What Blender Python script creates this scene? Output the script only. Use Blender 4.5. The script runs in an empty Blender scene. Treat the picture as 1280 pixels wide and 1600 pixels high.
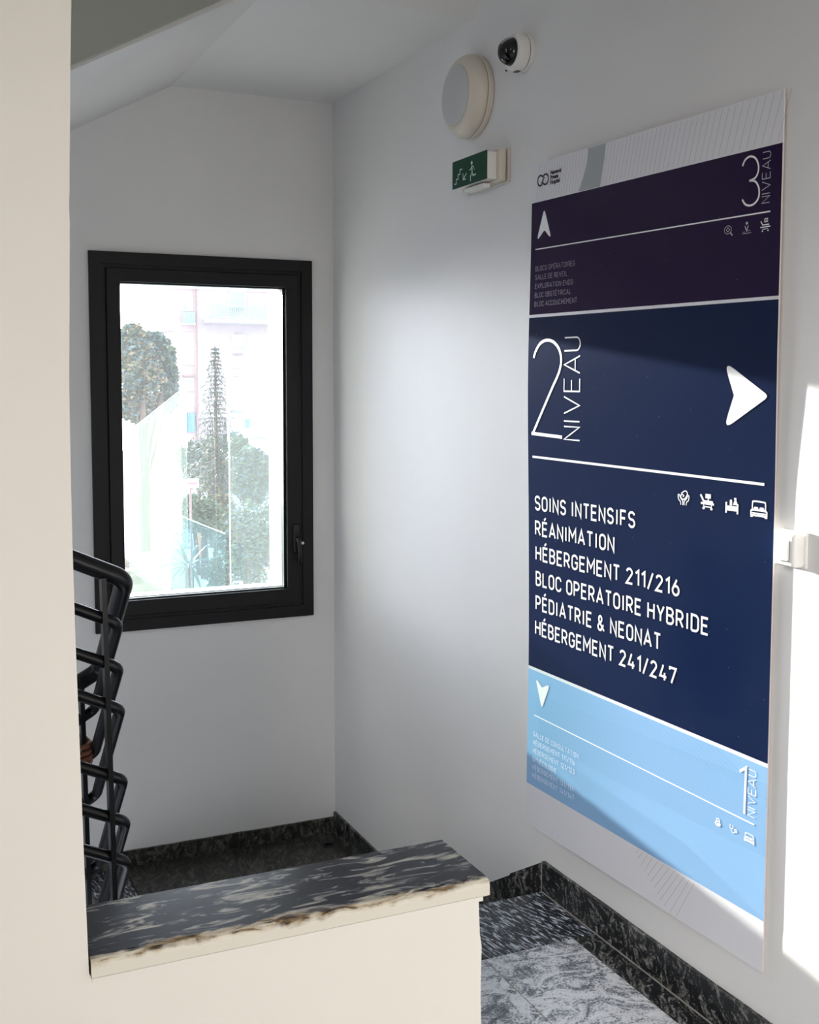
import bpy, bmesh, math, random
from math import sin, cos, pi, radians, sqrt
from mathutils import Vector, Matrix, noise
random.seed(7)
SC = bpy.context.scene
COL = SC.collection
# ------------------------------------------------------------------ camera
YAW, PITCH, ROLL, FPX = 0.4387, -0.0779, 0.0027, 1808.93
PX, PY = 25.08, -65.87
CAM = Vector((0, 0, 1.6))
_cy, _sy, _cp, _sp = cos(YAW), sin(YAW), cos(PITCH), sin(PITCH)
_r0 = Vector((_cy, -_sy, 0)); FW = Vector((_sy*_cp, _cy*_cp, _sp)); _u0 = _r0.cross(FW)
RT = cos(ROLL)*_r0 + sin(ROLL)*_u0
UP = -sin(ROLL)*_r0 + cos(ROLL)*_u0
cd = bpy.data.cameras.new('camera'); cam = bpy.data.objects.new('camera', cd); COL.objects.link(cam)
m = Matrix((RT, UP, -FW)).transposed().to_4x4(); m.translation = CAM; cam.matrix_world = m
cd.sensor_fit = 'HORIZONTAL'; cd.sensor_width = 36.0; cd.lens = 36.0*FPX/1280.0
cd.shift_x = -PX/1280.0; cd.shift_y = PY/1280.0; cd.clip_end = 500; cd.clip_start = 0.05
SC.camera = cam
# ------------------------------------------------------------------ world, sun, lamps, exposure
SUN_A, SUN_E = 0.115, 0.131            # sunlight travels (SUN_A, -1, -SUN_E)
wd = bpy.data.worlds.new('sky'); SC.world = wd; wd.use_nodes = True
nt = wd.node_tree; nt.nodes.clear()
sky = nt.nodes.new('ShaderNodeTexSky'); sky.sky_type = 'NISHITA'; sky.sun_disc = False
sky.sun_elevation = math.atan(SUN_E); sky.sun_rotation = -math.atan(SUN_A)
sky.dust_density = 2.0; sky.air_density = 1.0; sky.ozone_density = 1.0
hs = nt.nodes.new('ShaderNodeHueSaturation'); hs.inputs['Saturation'].default_value = 0.25
mx = nt.nodes.new('ShaderNodeMix'); mx.data_type = 'RGBA'; mx.blend_type = 'MULTIPLY'; mx.inputs[0].default_value = 1.0
mx.inputs[7].default_value = (0.88, 0.97, 1.18, 1)
bg = nt.nodes.new('ShaderNodeBackground'); bg.inputs[1].default_value = 0.80
wo = nt.nodes.new('ShaderNodeOutputWorld')
nt.links.new(sky.outputs[0], hs.inputs['Color']); nt.links.new(hs.outputs[0], mx.inputs[6])
dome = nt.nodes.new('ShaderNodeMix'); dome.data_type = 'RGBA'; dome.blend_type = 'ADD'; dome.inputs[0].default_value = 1.0
dome.inputs[7].default_value = (2.15, 2.35, 2.65, 1)      # high thin haze, even over the whole sky
nt.links.new(mx.outputs[2], dome.inputs[6]); nt.links.new(dome.outputs[2], bg.inputs[0]); nt.links.new(bg.outputs[0], wo.inputs[0])
ld = bpy.data.lights.new('sun', 'SUN'); ld.energy = 42.0; ld.angle = radians(0.6); ld.color = (1.0, 0.96, 0.90)
sun = bpy.data.objects.new('sun', ld); COL.objects.link(sun)
sun.rotation_euler = Vector((SUN_A, -1, -SUN_E)).to_track_quat('-Z', 'Y').to_euler()
sun.location = (0, 20, 8)
# added fill lamp behind the camera, brightens the pier and parapet faces
ld = bpy.data.lights.new('rear_fill', 'AREA'); ld.shape = 'RECTANGLE'; ld.size = 0.85; ld.size_y = 1.7
ld.energy = 34.0; ld.color = (1.0, 0.965, 0.91)
al = bpy.data.objects.new('rear_fill', ld); COL.objects.link(al)
al.location = (1.36, -2.86, 1.35); al.rotation_euler = (radians(90), 0, 0)
# added fill lamp with narrow spread, aimed down to brighten the lower right wall
ld = bpy.data.lights.new('aimed_fill', 'AREA'); ld.shape = 'RECTANGLE'; ld.size = 0.9; ld.size_y = 0.7
ld.energy = 27.0; ld.color = (1.0, 0.97, 0.94); ld.spread = radians(58)
dl = bpy.data.objects.new('aimed_fill', ld); COL.objects.link(dl); dl.location = (-1.55, -1.9, 2.75)
dl.rotation_euler = (Vector((1.84, 2.5, -0.30))-Vector(dl.location)).to_track_quat('-Z', 'Y').to_euler()
SC.view_settings.view_transform = 'Standard'; SC.view_settings.look = 'None'
SC.view_settings.gamma = 1.0; SC.view_settings.use_curve_mapping = False
SC.view_settings.exposure = 0.0
SC.cycles.max_bounces = 10; SC.cycles.diffuse_bounces = 6; SC.cycles.transparent_max_bounces = 24
SC.cycles.sample_clamp_indirect = 8.0

# ------------------------------------------------------------------ materials
def new_mat(name):
    m = bpy.data.materials.new(name); m.use_nodes = True
    n = m.node_tree; b = n.nodes['Principled BSDF']
    return m, n, b
def lin(c):   # sRGB 0-255 to linear
    return tuple(((x/255)/12.92 if x/255 <= 0.04045 else ((x/255+0.055)/1.055)**2.4) for x in c) + (1,)
def plain(name, col, rough=0.5, metal=0.0, spec=0.5, var=0.0, vscale=20, bump=0.0, coat=0.0):
    m, n, b = new_mat(name)
    b.inputs['Base Color'].default_value = tuple(col[:3]) + (1,)
    b.inputs['Roughness'].default_value = rough; b.inputs['Metallic'].default_value = metal
    b.inputs['Specular IOR Level'].default_value = spec; b.inputs['Coat Weight'].default_value = coat
    b.inputs['Coat Roughness'].default_value = 0.12
    if var or bump:
        tc = n.nodes.new('ShaderNodeTexCoord'); nz = n.nodes.new('ShaderNodeTexNoise')
        nz.inputs['Scale'].default_value = vscale; nz.inputs['Detail'].default_value = 5
        n.links.new(tc.outputs['Object'], nz.inputs['Vector'])
        if var:
            cr = n.nodes.new('ShaderNodeValToRGB')
            c = col[:3]
            cr.color_ramp.elements[0].position = 0.3; cr.color_ramp.elements[1].position = 0.7
            cr.color_ramp.elements[0].color = tuple(x*(1-var) for x in c) + (1,)
            cr.color_ramp.elements[1].color = tuple(min(1, x*(1+var)) for x in c) + (1,)
            n.links.new(nz.outputs[0], cr.inputs[0]); n.links.new(cr.outputs[0], b.inputs['Base Color'])
        if bump:
            bp = n.nodes.new('ShaderNodeBump'); bp.inputs['Strength'].default_value = bump; bp.inputs['Distance'].default_value = 0.002
            n.links.new(nz.outputs[0], bp.inputs['Height']); n.links.new(bp.outputs[0], b.inputs['Normal'])
    return m
def wall_paint(name, col, bump=0.25, rough=0.55):
    """plaster with roller texture, soft unevenness and a few scuffs"""
    m, n, b = new_mat(name); b.inputs['Roughness'].default_value = rough
    tc = n.nodes.new('ShaderNodeTexCoord')
    n1 = n.nodes.new('ShaderNodeTexNoise'); n1.inputs['Scale'].default_value = 2.2; n1.inputs['Detail'].default_value = 6
    n2 = n.nodes.new('ShaderNodeTexNoise'); n2.inputs['Scale'].default_value = 90; n2.inputs['Detail'].default_value = 4
    cr = n.nodes.new('ShaderNodeValToRGB')
    cr.color_ramp.elements[0].position = 0.25; cr.color_ramp.elements[1].position = 0.75
    cr.color_ramp.elements[0].color = tuple(x*0.955 for x in col[:3]) + (1,); cr.color_ramp.elements[1].color = tuple(col[:3]) + (1,)
    ad = n.nodes.new('ShaderNodeMath'); ad.operation = 'MULTIPLY_ADD'; ad.inputs[1].default_value = 0.12
    bp = n.nodes.new('ShaderNodeBump'); bp.inputs['Strength'].default_value = bump; bp.inputs['Distance'].default_value = 0.006
    n.links.new(tc.outputs['Object'], n1.inputs['Vector']); n.links.new(tc.outputs['Object'], n2.inputs['Vector'])
    n.links.new(n1.outputs[0], cr.inputs[0]); n.links.new(cr.outputs[0], b.inputs['Base Color'])
    n.links.new(n2.outputs[0], ad.inputs[0]); n.links.new(n1.outputs[0], ad.inputs[2])
    n.links.new(ad.outputs[0], bp.inputs['Height']); n.links.new(bp.outputs[0], b.inputs['Normal'])
    return m
def stone(name, cols, stops, mapscale, rot=(0, 0, 0), scale=1.0, detail=8, dist=1.0, rough=0.2, coat=0.3, rnd=6.0, fine=0.0, swirl=0.0):
    """veined granite: a warped, stretched noise cut by a ramp; pieces are offset at random"""
    m, n, b = new_mat(name)
    b.inputs['Roughness'].default_value = rough; b.inputs['Coat Weight'].default_value = coat; b.inputs['Coat Roughness'].default_value = 0.08; b.inputs['Specular IOR Level'].default_value = 0.32
    tc = n.nodes.new('ShaderNodeTexCoord'); oi = n.nodes.new('ShaderNodeObjectInfo')
    va = n.nodes.new('ShaderNodeVectorMath'); va.operation = 'MULTIPLY_ADD'
    va.inputs[1].default_value = (rnd, rnd*0.7, rnd*1.3)
    n.links.new(oi.outputs['Random'], va.inputs[0]); n.links.new(tc.outputs['Object'], va.inputs[2])
    src = va.outputs[0]
    if swirl:
        nw = n.nodes.new('ShaderNodeTexNoise'); nw.inputs['Scale'].default_value = 5.0; nw.inputs['Detail'].default_value = 3
        n.links.new(src, nw.inputs['Vector'])
        ma = n.nodes.new('ShaderNodeVectorMath'); ma.operation = 'MULTIPLY_ADD'; ma.inputs[1].default_value = (swirl,)*3
        n.links.new(nw.outputs['Color'], ma.inputs[0]); n.links.new(src, ma.inputs[2]); src = ma.outputs[0]
    mp = n.nodes.new('ShaderNodeMapping'); mp.inputs['Scale'].default_value = mapscale; 
    mr = n.nodes.new('ShaderNodeMapping'); mr.inputs['Rotation'].default_value = tuple(radians(a) for a in rot)
    n.links.new(src, mr.inputs['Vector']); n.links.new(mr.outputs[0], mp.inputs['Vector'])
    nz = n.nodes.new('ShaderNodeTexNoise'); nz.inputs['Scale'].default_value = scale; nz.inputs['Detail'].default_value = detail
    nz.inputs['Distortion'].default_value = dist; nz.inputs['Roughness'].default_value = 0.6
    n.links.new(mp.outputs[0], nz.inputs['Vector'])
    cr = n.nodes.new('ShaderNodeValToRGB'); els = cr.color_ramp.elements
    while len(els) < len(cols): els.new(0.5)
    for e, c, s in zip(els, cols, stops): e.position = s; e.color = tuple(c[:3]) + (1,)
    fac = nz.outputs[0]
    if fine:
        nf = n.nodes.new('ShaderNodeTexNoise'); nf.inputs['Scale'].default_value = 180; nf.inputs['Detail'].default_value = 3
        n.links.new(va.outputs[0], nf.inputs['Vector'])
        mf = n.nodes.new('ShaderNodeMath'); mf.operation = 'MULTIPLY_ADD'; mf.inputs[1].default_value = fine; 
        sb = n.nodes.new('ShaderNodeMath'); sb.operation = 'SUBTRACT'; sb.inputs[1].default_value = fine*0.5
        n.links.new(nf.outputs[0], mf.inputs[0]); n.links.new(fac, mf.inputs[2]); n.links.new(mf.outputs[0], sb.inputs[0]); fac = sb.outputs[0]
    n.links.new(fac, cr.inputs[0]); n.links.new(cr.outputs[0], b.inputs['Base Color'])
    return m

M = {}
M['white_wall'] = wall_paint('white_wall_paint', (0.74, 0.73, 0.72))
M['cream_wall'] = wall_paint('cream_wall_paint', (0.62, 0.588, 0.545), bump=0.2)
M['ceiling'] = wall_paint('ceiling_paint', (0.70, 0.69, 0.68), bump=0.1)
M['stringer'] = wall_paint('stringer_grey_green_paint', (0.34, 0.35, 0.30), bump=0.1)
DK = (0.010, 0.012, 0.018)
M['dark_streaky'] = stone('dark_streaky_granite', [(0.006, 0.007, 0.010), (0.008, 0.009, 0.013), (0.26, 0.29, 0.34), (0.66, 0.70, 0.76)], [0, 0.515, 0.56, 0.66], (130, 26, 60), rot=(0, 0, -12), dist=0.55, detail=5, rough=0.28, coat=0.0, swirl=0.02)
M['dark_vein'] = stone('dark_veined_granite', [(0.005, 0.006, 0.007), (0.012, 0.013, 0.015), (0.15, 0.15, 0.14), (0.36, 0.36, 0.33)], [0, 0.50, 0.60, 0.76], (34, 12, 16), rot=(0, 12, 30), dist=2.2, detail=11, rough=0.28, coat=0.0, swirl=0.07, fine=0.45)
M['light_tile'] = stone('light_swirled_granite', [(0.07, 0.075, 0.095), (0.24, 0.25, 0.28), (0.60, 0.60, 0.62), (0.74, 0.74, 0.76)], [0.30, 0.43, 0.52, 0.72], (9, 15, 9), rot=(0, 0, 15), dist=2.2, detail=13, rough=0.35, coat=0.0, swirl=0.16, fine=0.55)
M['landing_tile'] = stone('landing_grey_green_granite', [(0.012, 0.012, 0.011), (0.035, 0.035, 0.03), (0.13, 0.13, 0.11)], [0.38, 0.5, 0.68], (24, 8, 12), rot=(0, 0, 20), dist=2.2, detail=10, rough=0.4, coat=0.0, swirl=0.10, fine=0.4)
M['grout'] = plain('grout', (0.26, 0.22, 0.19), 0.9)
M['joint'] = plain('pale_joint', (0.30, 0.27, 0.25), 0.8)
M['black_alu'] = plain('black_aluminium', (0.006, 0.006, 0.0075), 0.45, spec=0.25, bump=0.05, vscale=300)
M['black_gasket'] = plain('gasket_groove', (0.002, 0.002, 0.003), 0.7)
M['bead'] = plain('pale_glazing_spacer', (0.62, 0.63, 0.66), 0.35, metal=0.3)
M['rail'] = plain('black_rail_paint', (0.0085, 0.0085, 0.0105), 0.34, spec=0.38, var=0.2, vscale=30)
M['steel'] = plain('brushed_steel', (0.7, 0.7, 0.7), 0.3, metal=1)
M['ivory'] = plain('ivory_plastic', (0.62, 0.56, 0.47), 0.4)
M['opal'] = plain('grey_opal_diffuser', (0.50, 0.50, 0.50), 0.35)
M['white_plastic'] = plain('white_plastic', (0.72, 0.70, 0.66), 0.35)
M['switch_white'] = plain('white_switch_plastic', (0.86, 0.85, 0.83), 0.3)
M['cam_dark'] = plain('camera_dark_plastic', (0.003, 0.003, 0.004), 0.10, coat=0.0)
M['cam_shell'] = plain('camera_inner_shell', (0.30, 0.30, 0.28), 0.4)
M['exit_green'] = plain('exit_sign_green', (0.003, 0.050, 0.026), 0.45, spec=0.2)
M['exit_white'] = plain('exit_sign_white', (0.55, 0.66, 0.60), 0.4)
M['board'] = plain('white_sign_board', (0.70, 0.695, 0.73), 0.30)
M['board_edge'] = plain('raw_sign_edge', (0.62, 0.52, 0.48), 0.7)
def printed(name, c, rough=0.13):
    m, n, b = new_mat(name)
    b.inputs['Base Color'].default_value = tuple(c) + (1,); b.inputs['Roughness'].default_value = rough
    b.inputs['Coat Weight'].default_value = 0.0; b.inputs['Specular IOR Level'].default_value = 0.18
    # tiny scratches and specks in the film
    tc = n.nodes.new('ShaderNodeTexCoord'); v = n.nodes.new('ShaderNodeTexVoronoi'); v.inputs['Scale'].default_value = 26
    n.links.new(tc.outputs['Object'], v.inputs['Vector'])
    cr = n.nodes.new('ShaderNodeValToRGB'); cr.color_ramp.elements[0].position = 0.030; cr.color_ramp.elements[1].position = 0.036
    cr.color_ramp.elements[0].color = tuple(min(1, x+0.12) for x in c) + (1,); cr.color_ramp.elements[1].color = tuple(c) + (1,)
    n.links.new(v.outputs['Distance'], cr.inputs[0]); n.links.new(cr.outputs[0], b.inputs['Base Color'])
    return m
M['purple'] = printed('purple_film', (0.018, 0.008, 0.038))
M['navy'] = printed('navy_film', (0.0065, 0.0145, 0.052))
M['blue'] = printed('light_blue_film', (0.245, 0.43, 0.68))
M['blue_line'] = plain('blue_hairline', (0.14, 0.30, 0.50), 0.4)
M['swoosh'] = plain('grey_film', (0.36, 0.38, 0.39), 0.35)
M['hair'] = plain('grey_hairline', (0.30, 0.29, 0.29), 0.5)
M['print_white'] = plain('white_print', (0.80, 0.80, 0.82), 0.35)
M['print_mid'] = plain('thin_white_print', (0.45, 0.45, 0.50), 0.4)
M['print_faint'] = plain('faint_print', (0.17, 0.14, 0.22), 0.4)
M['print_paleblue'] = plain('pale_blue_print', (0.70, 0.78, 0.90), 0.4)
M['print_black'] = plain('black_print', (0.012, 0.012, 0.014), 0.4)
M['skin'] = plain('brown_skin', (0.20, 0.065, 0.032), 0.45, var=0.15, vscale=60)
M['nail'] = plain('nail', (0.40, 0.22, 0.16), 0.3)
M['jacket'] = plain('dark_grey_cloth', (0.03, 0.032, 0.04), 0.9, var=0.15, vscale=80)
M['trousers'] = plain('navy_cloth', (0.02, 0.025, 0.045), 0.9, var=0.15, vscale=80)
M['hairm'] = plain('black_hair', (0.01, 0.008, 0.007), 0.6)
M['shoe'] = plain('black_leather', (0.012, 0.012, 0.012), 0.4)

# parapet slab: blue-black granite with cloudy cream streaks, the front arris smeared with paint and rust
def slab_mat():
    m, n, b = new_mat('parapet_slab_granite'); b.inputs['Roughness'].default_value = 0.24
    b.inputs['Coat Weight'].default_value = 0.0; b.inputs['Coat Roughness'].default_value = 0.13; b.inputs['Specular IOR Level'].default_value = 0.22
    tc = n.nodes.new('ShaderNodeTexCoord')
    def nz(scale, mapsc, det, dist, rough=0.55, rot=0):
        mp = n.nodes.new('ShaderNodeMapping'); mp.inputs['Scale'].default_value = mapsc; mp.inputs['Rotation'].default_value = (0, 0, rot)
        t = n.nodes.new('ShaderNodeTexNoise'); t.inputs['Scale'].default_value = scale; t.inputs['Detail'].default_value = det
        t.inputs['Distortion'].default_value = dist; t.inputs['Roughness'].default_value = rough
        n.links.new(tc.outputs['Object'], mp.inputs[0]); n.links.new(mp.outputs[0], t.inputs['Vector']); return t
    def ramp(src, cols, st):
        cr = n.nodes.new('ShaderNodeValToRGB'); els = cr.color_ramp.elements
        while len(els) < len(cols): els.new(0.5)
        for e, c, s in zip(els, cols, st): e.position = s; e.color = tuple(c) + (1,)
        n.links.new(src, cr.inputs[0]); return cr
    base = ramp(nz(1, (11, 42, 20), 10, 1.0, 0.60).outputs[0], [(0.004, 0.005, 0.008), (0.020, 0.024, 0.038), (0.22, 0.22, 0.21), (0.46, 0.43, 0.36)], [0.34, 0.515, 0.58, 0.72])
    sp = n.nodes.new('ShaderNodeSeparateXYZ'); n.links.new(tc.outputs['Object'], sp.inputs[0])
    # distance behind the front arris, roughened
    e1 = nz(1, (9, 30, 9), 6, 0.6)
    mm = n.nodes.new('ShaderNodeMath'); mm.operation = 'MULTIPLY_ADD'; mm.inputs[1].default_value = 0.085
    n.links.new(e1.outputs[0], mm.inputs[0])
    yy = n.nodes.new('ShaderNodeMath'); yy.operation = 'MULTIPLY_ADD'; yy.inputs[1].default_value = -1.0; yy.inputs[2].default_value = 1.5896
    n.links.new(sp.outputs[1], yy.inputs[0]); n.links.new(yy.outputs[0], mm.inputs[2])
    r2 = ramp(mm.outputs[0], [(0, 0, 0), (0, 0, 0), (1, 1, 1)], [0.0, 0.030, 0.035])
    rust = ramp(nz(1, (13, 50, 40), 8, 0.8, 0.65).outputs[0], [(0.02, 0.018, 0.016), (0.16, 0.11, 0.06), (0.40, 0.35, 0.27), (0.52, 0.48, 0.41)], [0.33, 0.40, 0.48, 0.60])
    mx = n.nodes.new('ShaderNodeMix'); mx.data_type = 'RGBA'
    n.links.new(r2.outputs[0], mx.inputs[0]); n.links.new(base.outputs[0], mx.inputs[6]); n.links.new(rust.outputs[0], mx.inputs[7])
    # paint on the vertical front face
    geo = n.nodes.new('ShaderNodeNewGeometry'); s3 = n.nodes.new('ShaderNodeSeparateXYZ'); n.links.new(geo.outputs['True Normal'], s3.inputs[0])
    ng = n.nodes.new('ShaderNodeMath'); ng.operation = 'LESS_THAN'; ng.inputs[1].default_value = -0.35
    n.links.new(s3.outputs[1], ng.inputs[0])
    z1 = n.nodes.new('ShaderNodeMath'); z1.operation = 'MULTIPLY_ADD'; z1.inputs[1].default_value = 0.030   # ragged upper limit of the paint
    n.links.new(nz(1, (22, 5, 6), 6, 0.5).outputs[0], z1.inputs[0]); n.links.new(sp.outputs[2], z1.inputs[2])
    r4 = ramp(z1.outputs[0], [(1, 1, 1), (0, 0, 0)], [0.806, 0.812])
    ml = n.nodes.new('ShaderNodeMath'); ml.operation = 'MULTIPLY'; n.links.new(ng.outputs[0], ml.inputs[0]); n.links.new(r4.outputs[0], ml.inputs[1])
    front = n.nodes.new('ShaderNodeMix'); front.data_type = 'RGBA'
    n.links.new(ml.outputs[0], front.inputs[0]); front.inputs[7].default_value = (0.54, 0.51, 0.45, 1)
    fr2 = n.nodes.new('ShaderNodeMix'); fr2.data_type = 'RGBA'; n.links.new(ng.outputs[0], fr2.inputs[0])
    n.links.new(mx.outputs[2], fr2.inputs[6]); n.links.new(rust.outputs[0], fr2.inputs[7])
    n.links.new(fr2.outputs[2], front.inputs[6]); n.links.new(front.outputs[2], b.inputs['Base Color'])
    rr = n.nodes.new('ShaderNodeMapRange'); rr.inputs[3].default_value = 0.22; rr.inputs[4].default_value = 0.8
    mxx = n.nodes.new('ShaderNodeMath'); mxx.operation = 'MAXIMUM'; n.links.new(ng.outputs[0], mxx.inputs[0]); n.links.new(r2.outputs[0], mxx.inputs[1])
    n.links.new(mxx.outputs[0], rr.inputs[0]); n.links.new(rr.outputs[0], b.inputs['Roughness'])
    ci = n.nodes.new('ShaderNodeMath'); ci.operation = 'MULTIPLY_ADD'; ci.inputs[1].default_value = -0.5; ci.inputs[2].default_value = 0.5
    n.links.new(mxx.outputs[0], ci.inputs[0]); pass
    return m
M['slab'] = slab_mat()

def pane_mat(name, tint, haze, hazecol, streak=0.0, gloss=1.0, drips=False):
    """glass seen as a thin sheet: straight transparency, a sheen, and a film of dirt that scatters light"""
    m = bpy.data.materials.new(name); m.use_nodes = True; n = m.node_tree; n.nodes.clear()
    out = n.nodes.new('ShaderNodeOutputMaterial')
    tr = n.nodes.new('ShaderNodeBsdfTransparent'); tr.inputs[0].default_value = tuple(tint) + (1,)
    gl = n.nodes.new('ShaderNodeBsdfGlossy'); gl.inputs['Roughness'].default_value = 0.02
    fr0 = n.nodes.new('ShaderNodeFresnel'); fr0.inputs[0].default_value = 1.45
    fr = n.nodes.new('ShaderNodeMath'); fr.operation = 'MULTIPLY'; fr.inputs[1].default_value = gloss; n.links.new(fr0.outputs[0], fr.inputs[0])
    m1 = n.nodes.new('ShaderNodeMixShader'); n.links.new(fr.outputs[0], m1.inputs[0]); n.links.new(tr.outputs[0], m1.inputs[1]); n.links.new(gl.outputs[0], m1.inputs[2])
    tl = n.nodes.new('ShaderNodeBsdfTranslucent'); tl.inputs[0].default_value = tuple(hazecol) + (1,)
    df = n.nodes.new('ShaderNodeBsdfDiffuse'); df.inputs[0].default_value = tuple(hazecol) + (1,)
    m0 = n.nodes.new('ShaderNodeMixShader'); m0.inputs[0].default_value = 0.35
    n.links.new(tl.outputs[0], m0.inputs[1]); n.links.new(df.outputs[0], m0.inputs[2])
    m2 = n.nodes.new('ShaderNodeMixShader'); n.links.new(m1.outputs[0], m2.inputs[1]); n.links.new(m0.outputs[0], m2.inputs[2])
    tc = n.nodes.new('ShaderNodeTexCoord'); mp = n.nodes.new('ShaderNodeMapping'); mp.inputs['Scale'].default_value = (60, 60, 3.5)
    nz = n.nodes.new('ShaderNodeTexNoise'); nz.inputs['Scale'].default_value = 1.5; nz.inputs['Detail'].default_value = 6
    n.links.new(tc.outputs['Object'], mp.inputs[0]); n.links.new(mp.outputs[0], nz.inputs['Vector'])
    mr = n.nodes.new('ShaderNodeMapRange'); mr.inputs[1].default_value = 0.55; mr.inputs[2].default_value = 0.75
    mr.inputs[3].default_value = haze; mr.inputs[4].default_value = haze + streak
    n.links.new(nz.outputs[0], mr.inputs[0]); fac = mr.outputs[0]
    if drips:   # dried water drops
        vo = n.nodes.new('ShaderNodeTexVoronoi'); vo.inputs['Scale'].default_value = 42
        mp2 = n.nodes.new('ShaderNodeMapping'); mp2.inputs['Scale'].default_value = (1, 1, 0.6)
        n.links.new(tc.outputs['Object'], mp2.inputs[0]); n.links.new(mp2.outputs[0], vo.inputs['Vector'])
        m3 = n.nodes.new('ShaderNodeMapRange'); m3.inputs[1].default_value = 0.06; m3.inputs[2].default_value = 0.10
        m3.inputs[3].default_value = 0.06; m3.inputs[4].default_value = 0.0
        n.links.new(vo.outputs['Distance'], m3.inputs[0])
        ad = n.nodes.new('ShaderNodeMath'); ad.operation = 'ADD'; ad.use_clamp = True
        n.links.new(fac, ad.inputs[0]); n.links.new(m3.outputs[0], ad.inputs[1]); fac = ad.outputs[0]
    n.links.new(fac, m2.inputs[0]); n.links.new(m2.outputs[0], out.inputs[0])
    return m
M['pane'] = pane_mat('dirty_window_glass', (0.95, 0.97, 0.96), 0.012, (0.9, 0.93, 1.0), 0.010, drips=True)
M['frosted'] = pane_mat('hazy_screen_glass', (0.76, 0.86, 0.81), 0.012, (0.86, 0.96, 0.92), 0.006, gloss=0.8)
M['clearish'] = pane_mat('light_screen_glass', (0.90, 0.95, 0.93), 0.010, (0.82, 0.93, 0.90), 0.003, gloss=0.3)
M['teal'] = pane_mat('teal_screen_glass', (0.55, 0.74, 0.78), 0.012, (0.5, 0.7, 0.75), 0.01, gloss=0.3)
M['dome_glass'] = pane_mat('camera_dome_glass', (0.75, 0.75, 0.75), 0.0, (0.5, 0.5, 0.5), 0.0)

# ------------------------------------------------------------------ geometry helpers
def link(name, me, mat, parent=None, smooth=False):
    if isinstance(mat, (list, tuple)):
        for q in mat: me.materials.append(q)
    elif mat: me.materials.append(mat)
    o = bpy.data.objects.new(name, me); COL.objects.link(o)
    if parent: o.parent = parent
    if smooth:
        for p in me.polygons: p.use_smooth = True
    return o
def tag(o, label=None, cat=None, group=None, kind=None):
    if label: o['label'] = label
    if cat: o['category'] = cat
    if group: o['group'] = group
    if kind: o['kind'] = kind
    return o
def empty(name, label, cat, loc, group=None):
    o = bpy.data.objects.new(name, None); COL.objects.link(o); o.empty_display_size = 0.05
    o.location = loc; tag(o, label, cat, group); return o
def adopt(o, parent):
    """parent while keeping world-space vertices"""
    o.parent = parent; o.matrix_parent_inverse = Matrix.Translation(-Vector(parent.location)); return o
def mesh(name, vs, fs, mat, parent=None, smooth=False):
    me = bpy.data.meshes.new(name); me.from_pydata([tuple(v) for v in vs], [], fs); me.update()
    bm = bmesh.new(); bm.from_mesh(me); bmesh.ops.recalc_face_normals(bm, faces=bm.faces); bm.to_mesh(me); bm.free()
    o = link(name, me, mat, None, smooth)
    if parent: adopt(o, parent)
    return o
def box(name, mat, x0, x1, y0, y1, z0, z1, parent=None, bevel=0.0, seg=2):
    bm = bmesh.new(); bmesh.ops.create_cube(bm, size=1.0)
    for v in bm.verts:
        v.co = ((x0+x1)/2 + v.co.x*(x1-x0), (y0+y1)/2 + v.co.y*(y1-y0), (z0+z1)/2 + v.co.z*(z1-z0))
    if bevel: bmesh.ops.bevel(bm, geom=list(bm.edges), offset=bevel, segments=seg, affect='EDGES', profile=0.5)
    me = bpy.data.meshes.new(name); bm.to_mesh(me); bm.free()
    o = link(name, me, mat)
    if parent: adopt(o, parent)
    return o
def struct(o): o['kind'] = 'structure'; return o
def prism(name, mat, poly, axis, a, b, parent=None, bevel=0.0):
    """poly: 2D outline; axis 'y' -> (x,z) outline extruded in y; 'x' -> (y,z); 'z' -> (x,y)"""
    def P(p, t):
        return {'y': (p[0], t, p[1]), 'x': (t, p[0], p[1]), 'z': (p[0], p[1], t)}[axis]
    n = len(poly); vs = [P(p, a) for p in poly] + [P(p, b) for p in poly]
    fs = [tuple(range(n)), tuple(range(2*n-1, n-1, -1))] + [(i, (i+1) % n, n+(i+1) % n, n+i) for i in range(n)]
    o = mesh(name, vs, fs, mat, None)
    if bevel:
        bm = bmesh.new(); bm.from_mesh(o.data); bmesh.ops.bevel(bm, geom=list(bm.edges), offset=bevel, segments=2, affect='EDGES'); bm.to_mesh(o.data); bm.free()
    if parent: adopt(o, parent)
    return o
def fillet(path, rad, n=7):
    P = [Vector(p) for p in path]; out = [P[0]]
    for i in range(1, len(P)-1):
        a, b, c = P[i-1], P[i], P[i+1]
        d1 = (a-b).normalized(); d2 = (c-b).normalized()
        ang = d1.angle(d2); t = min(rad/math.tan(ang/2), (a-b).length*0.45, (c-b).length*0.45)
        p0, p2 = b+d1*t, b+d2*t
        for k in range(n+1):
            s = k/n; out.append((1-s)**2*p0 + 2*s*(1-s)*b + s*s*p2)
    out.append(P[-1]); return out
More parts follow.
